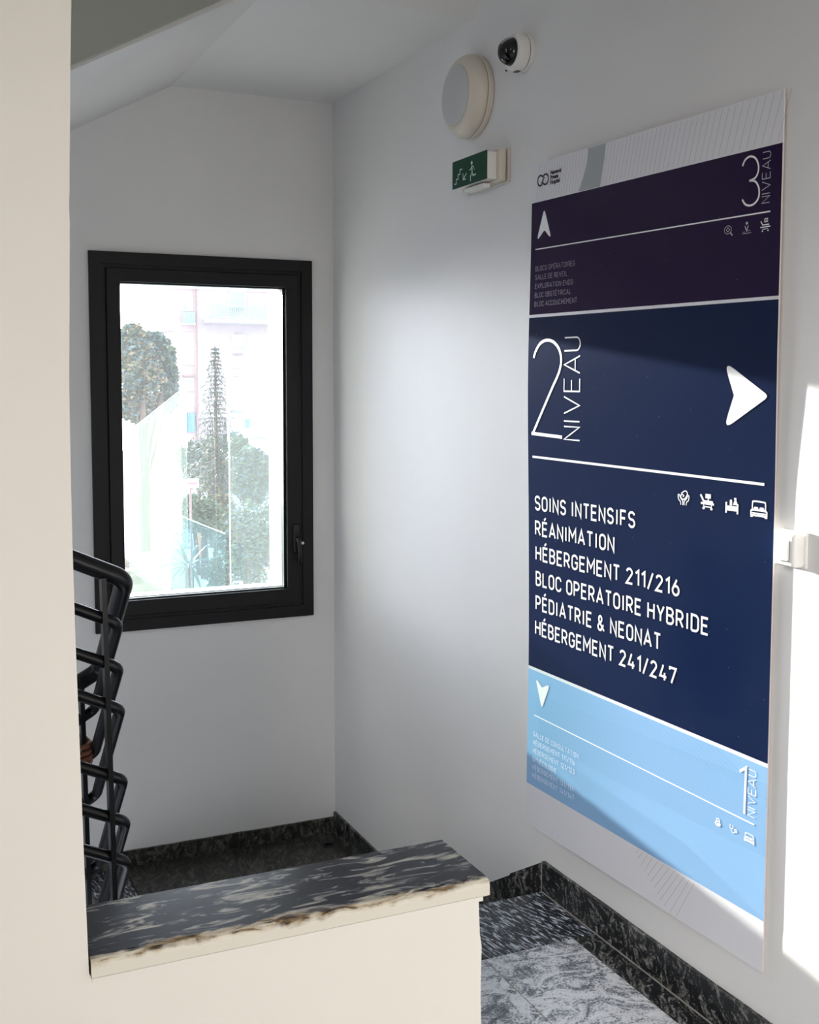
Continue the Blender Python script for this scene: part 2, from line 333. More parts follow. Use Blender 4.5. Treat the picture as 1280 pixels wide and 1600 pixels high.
def tube(name, mat, path, r, parent=None, seg=14, rad=None, radii=None, cap=True):
    if rad: path = fillet(path, rad)
    P = [Vector(p) for p in path]; vs = []; fs = []
    t0 = (P[1]-P[0]).normalized(); nrm = t0.orthogonal().normalized()
    for i, p in enumerate(P):
        t = ((P[min(i+1, len(P)-1)]-P[max(i-1, 0)])).normalized()
        nrm = (nrm - t*nrm.dot(t)).normalized(); bn = t.cross(nrm)
        rr = radii[i] if radii else r
        for k in range(seg):
            a = 2*pi*k/seg; vs.append(p + rr*(cos(a)*nrm + sin(a)*bn))
    for i in range(len(P)-1):
        for k in range(seg):
            fs.append((i*seg+k, i*seg+(k+1) % seg, (i+1)*seg+(k+1) % seg, (i+1)*seg+k))
    if cap: fs += [tuple(range(seg)), tuple(range(len(P)*seg-1, (len(P)-1)*seg-1, -1))]
    return mesh(name, vs, fs, mat, parent, smooth=True)
def lathe_x(name, mat, cx, cy, cz, prof, parent=None, seg=48, smooth=True):
    """profile (radius, distance out from the wall towards -X), turned about the X direction"""
    vs = []; fs = []
    for r, d in prof:
        for k in range(seg):
            a = 2*pi*k/seg; vs.append((cx-d, cy+r*cos(a), cz+r*sin(a)))
    for i in range(len(prof)-1):
        for k in range(seg): fs.append((i*seg+k, i*seg+(k+1) % seg, (i+1)*seg+(k+1) % seg, (i+1)*seg+k))
    fs += [tuple(range(seg)), tuple(range(len(prof)*seg-1, (len(prof)-1)*seg-1, -1))]
    o = mesh(name, vs, fs, mat, parent, smooth)
    if smooth: auto_smooth(o)
    return o
def disc(name, mat, cx, cy, z0, z1, r0, r1, par, seg=28):
    vs = []; fs = []
    for z in (z0, z1):
        for rr in (r0, r1):
            for k in range(seg):
                a = 2*pi*k/seg; vs.append((cx+rr*cos(a), cy+rr*sin(a), z))
    S = seg
    for k in range(S):
        k2 = (k+1) % S
        fs += [(k, k2, S+k2, S+k), (2*S+k, 2*S+k2, 3*S+k2, 3*S+k), (S+k, S+k2, 3*S+k2, 3*S+k), (k, k2, 2*S+k2, 2*S+k)]
    return mesh(name, vs, fs, mat, par)
def auto_smooth(o, ang=35):
    bm = bmesh.new(); bm.from_mesh(o.data)
    for e in bm.edges:
        if len(e.link_faces) == 2 and e.calc_face_angle(0) > radians(ang): e.smooth = False
    for f in bm.faces: f.smooth = True
    bm.to_mesh(o.data); bm.free()
def copy_tree(o, parent=None):
    c = o.copy(); COL.objects.link(c)
    if parent: c.parent = parent
    for ch in list(o.children):
        copy_tree(ch, c)
    return c

# ------------------------------------------------------------------ room shell
WX, BY = 1.84, 4.898           # right wall plane, back wall plane
FE = 3.03                      # far edge of the corridor floor
ZL = -0.483                    # window landing, three risers lower
CEI = 2.812                    # underside of the upper landing
GX0, GX1, GZ0, GZ1 = 0.904, 1.602, 0.675, 1.993
WX0, WX1, WZ0, WZ1 = 0.777, 1.735, 0.539, 2.119
T = 0.20                       # outer wall thickness
wr = struct(box('wall_right', M['white_wall'], WX, WX+0.25, -3.1, BY+T, -2.6, 3.6))
# back wall with the window hole
hx0, hx1, hz0, hz1 = WX0+0.03, WX1-0.03, WZ0+0.03, WZ1-0.03
def wall_with_hole(name, mat, x0, x1, z0, z1, hx0, hx1, hz0, hz1, y0, y1):
    vs = []; fs = []
    for y in (y0, y1):
        for x, z in ((x0, z0), (x1, z0), (x1, z1), (x0, z1), (hx0, hz0), (hx1, hz0), (hx1, hz1), (hx0, hz1)): vs.append((x, y, z))
    for b in (0, 8):
        for i in range(4): fs.append((b+i, b+(i+1) % 4, b+4+(i+1) % 4, b+4+i))
    for i in range(4):
        fs.append((i, (i+1) % 4, 8+(i+1) % 4, 8+i)); fs.append((4+i, 4+(i+1) % 4, 12+(i+1) % 4, 12+i))
    return mesh(name, vs, fs, mat)
wb = struct(wall_with_hole('wall_back', M['white_wall'], -3.2, WX, -2.6, 3.6, GX0-0.02, GX1+0.008, GZ0-0.03, GZ1+0.02, BY, BY+T))
struct(box('wall_left', M['white_wall'], -3.4, -3.2, 1.76, BY+T, -2.6, 3.6))
struct(box('wall_corridor_left', M['cream_wall'], -1.9, -1.7, -3.1, 1.59, -0.1, 3.6))
struct(wall_with_hole('wall_rear', M['cream_wall'], -1.9, WX, -0.1, 3.6, 0.90, 1.82, 0.45, 2.25, -3.1, -2.95))
# made-up window blank and frame, out of view, dressing the rear fill lamp
w2 = struct(box('fill_lamp_surround', M['white_plastic'], 0.90, 1.82, -3.06, -3.04, 0.45, 2.25))
for (a, b, c, d) in ((0.90, 1.82, 0.45, 0.50), (0.90, 1.82, 2.20, 2.25), (0.90, 0.95, 0.50, 2.20), (1.77, 1.82, 0.50, 2.20)):
    o = box('window_frame', M['black_alu'], a, b, -3.04, -2.97, c, d); o.parent = w2
# pier and parapet: one partition wall, the parapet's free end slightly chipped and wavy
PF, PB = 1.5925, 1.757
def partition():
    nz = 40; x1 = []
    for i in range(nz+1):
        z = -0.1 + 0.876*i/nz
        dx = 0.003*noise.noise(Vector((0, 3.1, z*9))) + 0.0015*noise.noise(Vector((4, 1, z*40)))
        if z > 0.70: dx += -0.004 - 0.006*max(0, noise.noise(Vector((7, 2, z*30)))+0.25)
        x1.append((0.8495+dx, z))
    edge = [(0.2351, 0.781), (0.2336, 0.8545), (0.2313, 0.9637), (0.2289, 1.1162), (0.2265, 1.2486), (0.2252, 1.3792), (0.2250, 1.4652), (0.2252, 1.5504), (0.2254, 1.5928), (0.2275, 1.677), (0.2305, 1.8063), (0.2297, 1.8228), (0.2309, 1.8436), (0.2331, 1.9259), (0.2352, 1.9996), (0.2382, 2.089)]
    poly = [(-1.9, -0.1)] + x1 + [(0.2365, 0.776)] + edge + [(edge[-1][0], 3.6), (-1.9, 3.6)]
    return prism('wall_partition', M['cream_wall'], poly, 'y', PF, PB, bevel=0.0)
pw = struct(partition())
# floor base (grout bed) and tiles
fl = struct(box('floor', M['grout'], -1.9, WX, -3.1, FE-0.002, -0.25, -0.0016))
SKT = 0.012
tl_n = 0
def tile(par, mat, x0, x1, y0, y1, zt, th=0.012, g=0.0016, dz=0.0):
    o = box('tile', mat, x0+g, x1-g, y0+g, y1-g, zt-th, zt+dz, None, bevel=0.0008, seg=1); o.parent = par
    return o
random.seed(3)
# dark nosing row at the edge, dark border strip along the wall, light tiles 30 x 60
for x0, x1 in ((-0.90, -0.30), (-0.30, 0.30), (0.30, 0.90), (0.90, WX-SKT)):
    tile(fl, M['dark_streaky'], x0, x1, 2.727, FE, 0.0, 0.02, dz=0.0)
for k in range(5):
    tile(fl, M['dark_vein'], 1.753, WX-SKT, 2.727-1.2*(k+1), 2.727-1.2*k, 0.0, g=0.0004 if k else 0.0004)
for i in range(12):
    for j in range(9):
        x1 = 1.753-0.2885*i; x0 = x1-0.2885
        y1 = 2.727-0.60*j; y0 = y1-0.60
        tile(fl, M['light_tile'], max(x0, -1.7), x1, max(y0, -2.95), y1, 0.0, dz=random.uniform(-0.0003, 0.0003))
# three steps down along the right wall
stp = struct(box('floor_steps', M['grout'], 0.86, WX, FE-0.002, FE+0.56, -0.9, ZL-0.0))
for k in range(3):
    zt = -0.161*(k+1); y0 = FE+0.275*k
    if k < 2:
        b = box('step', M['grout'], 0.86, WX, y0, y0+0.275, ZL, zt-0.02); b.parent = stp
        t = box('tread', M['dark_vein'], 0.86, WX-SKT, y0+0.001, y0+0.285, zt-0.02, zt, bevel=0.001, seg=1); t.parent = stp
    rs = box('riser', M['dark_vein'], 0.86, WX-SKT, y0-0.0005+0.0, y0+0.012, zt+0.0005, zt+0.1405, bevel=0.0005, seg=1); rs.parent = stp
# window landing
ld_ = struct(box('floor_landing', M['grout'], 0.715, WX, FE+0.55, BY, ZL-0.22, ZL-0.0125))
tile(ld_, M['dark_streaky'], 0.713, 0.878, FE+0.55, BY-SKT, ZL, 0.014)
for x0, x1 in ((0.878, 1.36), (1.36, WX-SKT)):
    for y0, y1 in ((FE+0.55, 4.24), (4.24, BY-SKT)):
        tile(ld_, M['landing_tile'], x0, x1, y0, y1, ZL, g=0.0007)
fe = box('landing_face', M['stringer'], 0.70, 0.716, FE+0.55, BY, ZL-0.22, ZL-0.02); fe.parent = ld_
# flight going down to the left along the back wall
def flight(name, x_start, dirx, zstart, dz, y0, y1, n, mat, run=0.28, riser=0.161):
    par = struct(box(name, M['stringer'], min(x_start, x_start+dirx*run*n), max(x_start, x_start+dirx*run*n), y0+0.02, y0+0.03, zstart+dz*(n+1)-0.0, zstart+dz*(n+1)+0.01) if False else
                 prism(name, M['stringer'], soffit_poly(x_start, dirx, zstart, dz, n, run), 'y', y0+0.01, y1))
    for k in range(n):
        z = zstart + dz*(k+1); a = x_start + dirx*run*k; b = a + dirx*run
        t = box('tread', mat, min(a, b)-(0.015 if dz*dirx > 0 else 0), max(a, b)+(0.015 if dz*dirx < 0 else 0), y0, y1-0.001, z-0.022, z, bevel=0.0015, seg=1); t.parent = par
    return par
def soffit_poly(xs, dirx, zs, dz, n, run):
    top = []
    for k in range(n):
        z = zs+dz*(k+1)-0.022
        top += [(xs+dirx*run*k, z), (xs+dirx*run*(k+1), z)]
    zend = zs+dz*n
    return top + [(xs+dirx*run*n, zend-0.30), (xs, zs+dz*0-0.20+min(dz, 0)-0.02)]
flight('stair_flight_down', 0.713, -1, ZL, -0.161, 3.56, BY-0.001, 9, M['dark_streaky'])
# near flight going up to the left, from the corridor floor level
flight('stair_flight_up', 0.55, -1, 0.0, 0.161, 1.76, 3.05, 9, M['dark_streaky'])
# upper landing slab, sloped soffit, upper flight along the back wall
ZT = CEI+0.20
up = struct(prism('ceiling', M['ceiling'], [(3.551, CEI), (BY, CEI), (BY, ZT), (3.551, ZT)], 'x', 1.128, WX))
soff = prism('sloped_soffit', M['ceiling'], [(3.551, CEI), (3.551, ZT), (3.03, 3.60), (2.9, 3.60), (2.9, 3.33)], 'x', 1.09, WX); soff.parent = up
c2 = struct(box('ceiling_corridor', M['ceiling'], -1.9, WX, -3.1, 3.05, 3.33, 3.6))
c3 = struct(box('ceiling_stairwell', M['ceiling'], -3.4, WX, 1.757, BY+T, 3.6, 3.7))
SLP = 0.54
fx0 = -2.3
fu = struct(prism('ceiling_flight', M['ceiling'], [(1.128, CEI), (1.128, ZT-0.02), (fx0, CEI-SLP*(1.128-fx0)+0.20-0.02), (fx0, CEI-SLP*(1.128-fx0))], 'y', 3.53, BY))
sx1_, slp2 = 1.25, 0.558
zb = lambda x: 2.49+slp2*(x-0.515)
st = prism('stringer', M['stringer'], [(fx0, zb(fx0)), (1.09, zb(1.09)), (1.09, zb(1.09)+0.185), (fx0, zb(fx0)+0.185)], 'y', 3.50, 3.532)

st.parent = fu
for k in range(12):   # dark granite ends of the upper treads, proud of the stringer
    x1 = 1.128-0.28*k; z = zb(x1)+0.215
    t = box('tread', M['dark_streaky'], x1-0.28, x1, 3.49, BY-0.002, z-0.02, z+0.0, bevel=0.001, seg=1); t.parent = fu
    if k < 11:
        r_ = box('riser', M['dark_streaky'], x1-0.29, x1-0.275, 3.495, BY-0.002, z-0.16, z-0.021); r_.parent = fu

# skirting
def skirt(name, mat, poly, axis, a, b): return struct(prism(name, mat, poly, axis, a, b, bevel=0.0012))
# along the corridor wall in lengths; its top edge is slightly wavy
def skirt_len(y0, y1, first):
    n = max(3, int((y1-y0)/0.05)); pts = [(y0+0.0006, 0.0), (y1-0.0006, 0.0)]
    for i in range(n+1):
        y = y1-(y1-y0)*i/n
        y = min(max(y, y0+0.0006), y1-0.0006)
        pts.append((y, 0.096+0.0025*noise.noise(Vector((y*6, 1.2, 0)))+0.006*(FE-y)/1.1*(1 if y > 1.5 else 0)))
    return prism('skirting_piece', M['dark_vein'], pts, 'x', WX-SKT, WX)
bs = struct(box('baseboard_right', M['grout'], WX-SKT+0.003, WX, -2.9, FE-0.01, 0.0, 0.07))
for y0, y1 in ((1.83, FE), (0.63, 1.83), (-0.57, 0.63), (-1.77, -0.57), (-2.9, -1.77)):
    o = skirt_len(y0, y1, False); o.parent = bs
gj = box('grout_line', M['joint'], WX-SKT-0.0045, WX-SKT-0.0002, -2.9, FE-0.004, -0.001, 0.0012); gj.parent = bs
# raking skirting down the three steps
RK = 0.575
bst = struct(prism('baseboard_steps', M['dark_vein'], [(FE+0.0015, 0.093), (FE+0.0015, -0.20), (3.235, -0.30), (3.235, 0.093-RK*0.205)], 'x', WX-SKT, WX, bevel=0.0008))
o = prism('skirting_piece', M['dark_vein'], [(3.2365, 0.088-RK*0.2065), (3.2365, -0.30), (3.9, -0.6), (3.9, -0.375), (3.82, -0.372)], 'x', WX-SKT, WX, bevel=0.0008); o.parent = bst
o = box('skirting_cap', M['joint'], WX-SKT-0.0012, WX-0.002, FE-0.0012, FE+0.0018, 0.0, 0.096); o.parent = bst
bl = struct(box('baseboard_landing_right', M['dark_vein'], WX-SKT, WX, 3.901, BY-SKT, ZL, -0.387, bevel=0.001))
def wavy_back():
    pts = [(0.45, ZL-0.16), (0.72, ZL-0.16), (0.73, ZL), (WX-SKT, ZL)]
    n = 34
    for i in range(n+1):
        x = WX-0.001-(WX-0.46)*i/n
        z = -0.414+0.004*noise.noise(Vector((x*7, 0, 5)))+0.002*noise.noise(Vector((x*25, 0, 5)))
        if x < 0.85: z = -0.414+0.0*(x)
        pts.append((x, z))
    return prism('baseboard_back', M['landing_tile'], pts, 'y', BY-SKT, BY)
bb = struct(wavy_back())
drain = empty('floor_drain', 'small dark round drain in the corner of the window landing', 'drain', (1.752, 4.745, ZL))
disc('drain_ring', M['rail'], 1.752, 4.745, ZL+0.0002, ZL+0.003, 0.022, 0.030, drain)
disc('drain_grate', M['cam_dark'], 1.752, 4.745, ZL+0.0002, ZL+0.0012, 0.002, 0.0225, drain)

# parapet slab with broken front arris
def slab():
    nx, ny = 150, 12; x0, x1, y0, y1, zt, zb_ = 0.2375, 0.8605, 1.5860, 1.7637, 0.8005, 0.7735
    vs = []; fs = []
    def chip(x):
        c = 0.0035*max(0, noise.noise(Vector((x*22, 0.3, 1)))+0.25)+0.003*max(0, noise.noise(Vector((x*70, 2.3, 1))))
        if x < 0.27 or x > 0.83: c *= 0.3
        return c
    rows = []
    for i in range(nx+1):
        x = x0+(x1-x0)*i/nx; c = chip(x)
        rows.append([(x, y1, zb_), (x, y1, zt-0.001), (x, y1-0.001, zt), (x, 1.70, zt), (x, 1.65, zt), (x, y0+0.014+c, zt), (x, y0+0.006+c*1.2, zt-0.0008-c*0.5), (x, y0+0.0016+c*0.5, zt-0.003-c*1.3), (x, y0+0.0003, zt-0.009-c), (x, y0+0.0002*sin(x*90), zb_+0.002), (x, y0+0.0015, zb_)])
    k = len(rows[0])
    for r in rows: vs += r
    for i in range(nx):
        for j in range(k):
            j2 = (j+1) % k; fs.append((i*k+j, i*k+j2, (i+1)*k+j2, (i+1)*k+j))
    fs += [tuple(range(k)), tuple(range((nx+1)*k-1, nx*k-1, -1))]
    return mesh('parapet_slab', vs, fs, M['slab'])
sl = slab(); tag(sl, 'blue-black granite coping slab with cream streaks and chipped front edge on the low parapet', 'stone slab')
# beige paint daubed over the underside joint
def smear():
    pts = []
    n = 60
    for i in range(n+1):
        x = 0.239+0.611*i/n
        pts.append((x, 0.775))
    for i in range(n, -1, -1):
        x = 0.239+0.611*i/n
        pts.append((x, 0.764+0.006*noise.noise(Vector((x*14, 0, 0)))))
    return prism('plaster_smear', M['cream_wall'], pts, 'y', PF-0.0028, PF+0.001)
s_ = smear(); s_.parent = pw

# ------------------------------------------------------------------ window in the back wall
win = struct(box('window_1', M['black_gasket'], GX0-0.012, GX0-0.004, BY+0.012, BY+0.05, GZ0, GZ1))
def ring(name, mat, a, b, y0, y1, par, bevel=0.0015):
    """a, b = outer and inner (x0,x1,z0,z1)"""
    vs = []; fs = []
    for y in (y0, y1):
        for (x0, x1, z0, z1) in (a, b): vs += [(x0, y, z0), (x1, y, z0), (x1, y, z1), (x0, y, z1)]
    for s in (0, 8):
        for i in range(4): fs.append((s+i, s+(i+1) % 4, s+4+(i+1) % 4, s+4+i))
    for i in range(4):
        fs.append((i, (i+1) % 4, 8+(i+1) % 4, 8+i)); fs.append((4+i, 4+(i+1) % 4, 12+(i+1) % 4, 12+i))
    o = mesh(name, vs, fs, mat)
    if bevel:
        bm = bmesh.new(); bm.from_mesh(o.data); bmesh.ops.bevel(bm, geom=list(bm.edges), offset=bevel, segments=2, affect='EDGES'); bm.to_mesh(o.data); bm.free()
    if par: o.parent = par
    return o
def inset(a, d): return (a[0]+d, a[1]-d, a[2]+d, a[3]-d)
A = (WX0, WX1, WZ0, WZ1); G = (GX0, GX1, GZ0, GZ1)
fr = ring('window_frame', M['black_alu'], A, inset(A, 0.050), BY-0.018, BY-0.0005, win)
ring('window_frame', M['black_alu'], inset(A, 0.0495), inset(A, 0.064), BY-0.010, BY-0.0005, win)
ring('frame_groove', M['black_gasket'], inset(A, 0.0635), inset(A, 0.070), BY-0.004, BY-0.0005, win, 0)
sash = ring('sash', M['black_alu'], inset(A, 0.068), (GX0-0.006, GX1+0.010, GZ0-0.006, GZ1+0.006), BY-0.024, BY+0.02, win)
ring('glazing_bead', M['black_alu'], (GX0-0.012, GX1+0.012, GZ0-0.012, GZ1+0.012), (GX0, GX1+0.0, GZ0, GZ1), BY-0.0, BY+0.03, sash, 0.001)
ring('glass_spacer', M['bead'], (GX0-0.004, GX1+0.006, GZ0-0.004, GZ1+0.004), (GX0+0.0005, GX1-0.0005, GZ0+0.002, GZ1-0.0005), BY+0.031, BY+0.040, sash, 0)
pane = box('pane', M['pane'], GX0-0.003, GX1+0.003, BY+0.0445, BY+0.0452, GZ0-0.003, GZ1+0.003); pane.parent = sash
# white outer reveal lining
rv = struct(ring('trim_1', plain('white_outer_reveal', (0.86, 0.86, 0.86), 0.7), (GX0-0.016, GX1+0.0075, GZ0-0.029, GZ1+0.018), (GX0-0.012, GX1+0.0, GZ0-0.015, GZ1+0.003), BY+0.05, BY+T+0.01, None, 0))
# handle
hd = empty('window_handle_tmp', None, None, (0, 0, 0)); bpy.data.objects.remove(hd)
hx = 1.652
ros = box('handle', M['rail'], hx-0.017, hx+0.017, BY-0.036, BY-0.0242, 0.832, 0.958, bevel=0.008, seg=3); ros.parent = win
nk = tube('handle_neck', M['rail'], [(hx, BY-0.034, 0.892), (hx, BY-0.066, 0.892)], 0.011, seg=16); nk.parent = ros
lv = tube('handle_lever', M['rail'], [(hx, BY-0.062, 0.902), (hx+0.001, BY-0.066, 0.885), (hx+0.004, BY-0.066, 0.84), (hx+0.006, BY-0.063, 0.785)], 0.009, radii=[0.010, 0.011, 0.0095, 0.009], seg=14); lv.parent = ros
def ring_y(name, mat, cx, cz, y0, y1, r0, r1, par, seg=24):
    vs = []; fs = []; S = seg
    for y in (y0, y1):
        for rr in (r0, r1):
            for k in range(seg):
                a = 2*pi*k/seg; vs.append((cx+rr*cos(a), y, cz+rr*sin(a)))
    for k in range(S):
        k2 = (k+1) % S
        fs += [(k, k2, S+k2, S+k), (2*S+k, 2*S+k2, 3*S+k2, 3*S+k), (S+k, S+k2, 3*S+k2, 3*S+k), (k, k2, 2*S+k2, 2*S+k)]
    o = mesh(name, vs, fs, mat)
    if par: o.parent = par
    return o
k_ = ring_y('lock_cylinder', M['steel'], hx+0.012, 0.878, BY-0.078, BY-0.072, 0.0025, 0.0062, ros); k_['label'] = 'bright steel lock ring'
# painted-over round cover on the back wall
ring_y('cover_disc', M['white_wall'], 1.793, 1.985, BY-0.0016, BY, 0.0, 0.048, None).name = 'trim_2'
struct(bpy.data.objects['trim_2'])

# ------------------------------------------------------------------ things on the right wall
# bulkhead lamp
LC = (3.532, 2.545)
lamp = empty('wall_lamp', 'large round unlit bulkhead lamp with cream ring and grey diffuser, above the green exit sign', 'lamp', (WX, LC[0], LC[1]))
lathe_x('lamp_base', M['ivory'], WX, LC[0], LC[1], [(0.130, 0.0), (0.1345, 0.004), (0.1355, 0.018), (0.133, 0.022)], lamp)
lathe_x('lamp_gap', M['rail'], WX, LC[0], LC[1], [(0.129, 0.020), (0.129, 0.026)], lamp)
lathe_x('lamp_ring', M['ivory'], WX, LC[0], LC[1], [(0.1335, 0.0245), (0.1355, 0.030), (0.1340, 0.042), (0.128, 0.055), (0.118, 0.067), (0.108, 0.0745), (0.102, 0.0770), (0.098, 0.0765)], lamp, seg=64)
lathe_x('lamp_diffuser', M['opal'], WX, LC[0], LC[1], [(0.0985, 0.0740), (0.0980, 0.0790), (0.090, 0.083), (0.07, 0.087), (0.04, 0.0895), (0.01, 0.090), (0.001, 0.0901)], lamp, seg=64)
# dome camera
CC = (3.198, 2.607)
cm = empty('dome_camera', 'white dome security camera with black glass eye, up and right of the round lamp', 'security camera', (WX, CC[0], CC[1]))
lathe_x('camera_base', M['white_plastic'], WX, CC[0], CC[1], [(0.056, 0), (0.0572, 0.003), (0.0572, 0.012), (0.0555, 0.0135)], cm)
lathe_x('camera_gap', M['rail'], WX, CC[0], CC[1], [(0.0545, 0.012), (0.0545, 0.0165)], cm)
lathe_x('camera_housing', M['white_plastic'], WX, CC[0], CC[1], [(0.0555, 0.0155), (0.0565, 0.018), (0.0565, 0.040), (0.0545, 0.047), (0.050, 0.051), (0.044, 0.0535), (0.0425, 0.053)], cm)
dm = lathe_x('camera_dome', M['cam_dark'], WX, CC[0], CC[1], [(0.0425, 0.050)]+[(0.0418*cos(a), 0.054+0.040*sin(a)) for a in [i*pi/2/12 for i in range(12)]]+[(0.0005, 0.094)], cm, seg=48)
def half_shell():   # grey inner liner seen through the upper left of the dome
    vs = []; fs = []; n = 14; k = 8
    for i in range(n+1):
        a = radians(35+95*i/n)
        for j in range(k+1):
            b = radians(14+50*j/k)
            r = 0.0424
            vs.append((WX-0.054-0.0408*sin(b), CC[0]+r*cos(b)*cos(a)*1.0, CC[1]+r*cos(b)*sin(a)))
    for i in range(n):
        for j in range(k): fs.append((i*(k+1)+j, i*(k+1)+j+1, (i+1)*(k+1)+j+1, (i+1)*(k+1)+j))
    return mesh('dome_liner', vs, fs, M['cam_shell'], cm, True)
half_shell()
for dy, dz in ((-0.012, 0.040), (0.034, -0.040)):
    ln = tube('screw', M['cam_dark'], [(WX-0.044, CC[0]+dy*1.2, CC[1]+dz*1.2), (WX-0.0505, CC[0]+dy*1.15, CC[1]+dz*1.15)], 0.0022, cm, seg=8)
pl = box('cable_plug', M['cam_dark'], WX-0.037, WX-0.022, CC[0]-0.008, CC[0]+0.014, CC[1]-0.0580, CC[1]-0.0530, cm, bevel=0.001)

# exit sign: flat box with green face towards the stairs
EX = WX-0.07
ey0, ey1, ez0, ez1 = 3.318, 3.559, 2.240, 2.329
ex = empty('exit_sign', 'green emergency exit sign with stairs, arrow and running figure, under the round lamp', 'exit sign', (WX, (ey0+ey1)/2, ez0))
box('mounting_plate', M['ivory'], WX-0.008, WX, ey0-0.030, ey1+0.012, ez0-0.012, ez1+0.010, ex, bevel=0.003)
box('sign_body', M['ivory'], WX-0.034, WX-0.010, ey0-0.022, ey1+0.006, ez0-0.008, ez1+0.006, ex, bevel=0.006, seg=3)
box('light_box', M['white_plastic'], EX+0.001, WX-0.033, ey0+0.002, ey1-0.002, ez0+0.001, ez1-0.001, ex, bevel=0.003)
ef = box('sign_face', M['exit_green'], EX-0.003, EX+0.001, ey0-0.002, ey1+0.001, ez0-0.001, ez1+0.001, ex, bevel=0.0015); ef['label'] = 'green face with white pictograms'
box('lamp_tube_cover', M['white_plastic'], WX-0.055, WX-0.03, ey0+0.05, ey1-0.05, ez0-0.018, ez0-0.004, ex, bevel=0.003)

# --- flat stroke drawing: polylines turned into ribbons on a mapped surface
def ribbon_geo(pts, w, closed=False, round_cap=False):
    P = [Vector((p[0], p[1])) for p in pts]
    Q = [P[0]]
    for p in P[1:]:
        if (p-Q[-1]).length > 1e-6: Q.append(p)
    P = Q; n = len(P)
    if closed and (P[0]-P[-1]).length < 1e-6: P = P[:-1]; n -= 1
    L = []; R = []
    for i in range(n):
        if closed: a, c = P[i-1], P[(i+1) % n]
        else: a, c = P[max(i-1, 0)], P[min(i+1, n-1)]
        d1 = (P[i]-a); d2 = (c-P[i])
        if d1.length < 1e-9: d1 = d2
        if d2.length < 1e-9: d2 = d1
        d1 = d1.normalized(); d2 = d2.normalized(); t = (d1+d2)
        if t.length < 1e-6: t = d1
        t.normalize(); nn = Vector((-t.y, t.x)); cc = max(0.42, nn.dot(Vector((-d1.y, d1.x))))
        L.append(P[i]+nn*(w/2/cc)); R.append(P[i]-nn*(w/2/cc))
    vs = []; fs = []
    for a, b in zip(L, R): vs += [a, b]
    for i in range(n-1 if not closed else n):
        j = (i+1) % n; fs.append((2*i, 2*i+1, 2*j+1, 2*j))
    if round_cap and not closed:
        for c in (P[0], P[-1]):
            b = len(vs); vs += [c+Vector((cos(k*pi/5), sin(k*pi/5)))*w/2 for k in range(10)]; fs.append(tuple(range(b, b+10)))
    return vs, fs
class Draw:
    """collects 2D strokes and fills; build() maps them through fn(u, v) to 3D"""
    def __init__(s): s.v = []; s.f = []
    def add(s, vs, fs):
        b = len(s.v); s.v += [(p[0], p[1]) for p in vs]; s.f += [tuple(b+i for i in f) for f in fs]
    def stroke(s, pts, w, closed=False, cap=False):
        P = [Vector((p[0], p[1])) for p in pts]; Q = [P[0]]
        for a, b in zip(P, P[1:]):        # short pieces, so that the ribbon follows the warped board
            k = max(1, int((b-a).length/40)); Q += [a+(b-a)*(i+1)/k for i in range(k)]
        s.add(*ribbon_geo(Q, w, closed, cap))
    def poly(s, pts): s.add([Vector(p) for p in pts], [tuple(range(len(pts)))])
    def build(s, name, mat, fn, parent, off=0.0):
        me = bpy.data.meshes.new(name); me.from_pydata([tuple(fn(u, v, off)) for u, v in s.v], [], s.f); me.update()
        bm = bmesh.new(); bm.from_mesh(me); bmesh.ops.triangulate(bm, faces=[f for f in bm.faces if len(f.verts) > 4])
        nrm = fn.normal
        for f in bm.faces:
            f.normal_update()
            if f.normal.dot(nrm) < 0: f.normal_flip()
        bm.to_mesh(me); bm.free()
        o = link(name, me, mat)
        if parent: adopt(o, parent)
        return o
def arc(cx, cy, rx, ry, a0, a1, n=8):
    return [(cx+rx*cos(radians(a0+(a1-a0)*i/n)), cy+ry*sin(radians(a0+(a1-a0)*i/n))) for i in range(n+1)]
def rr_open(*parts):
    o = []
    for p in parts: o += p if isinstance(p, list) else [p]
    return o
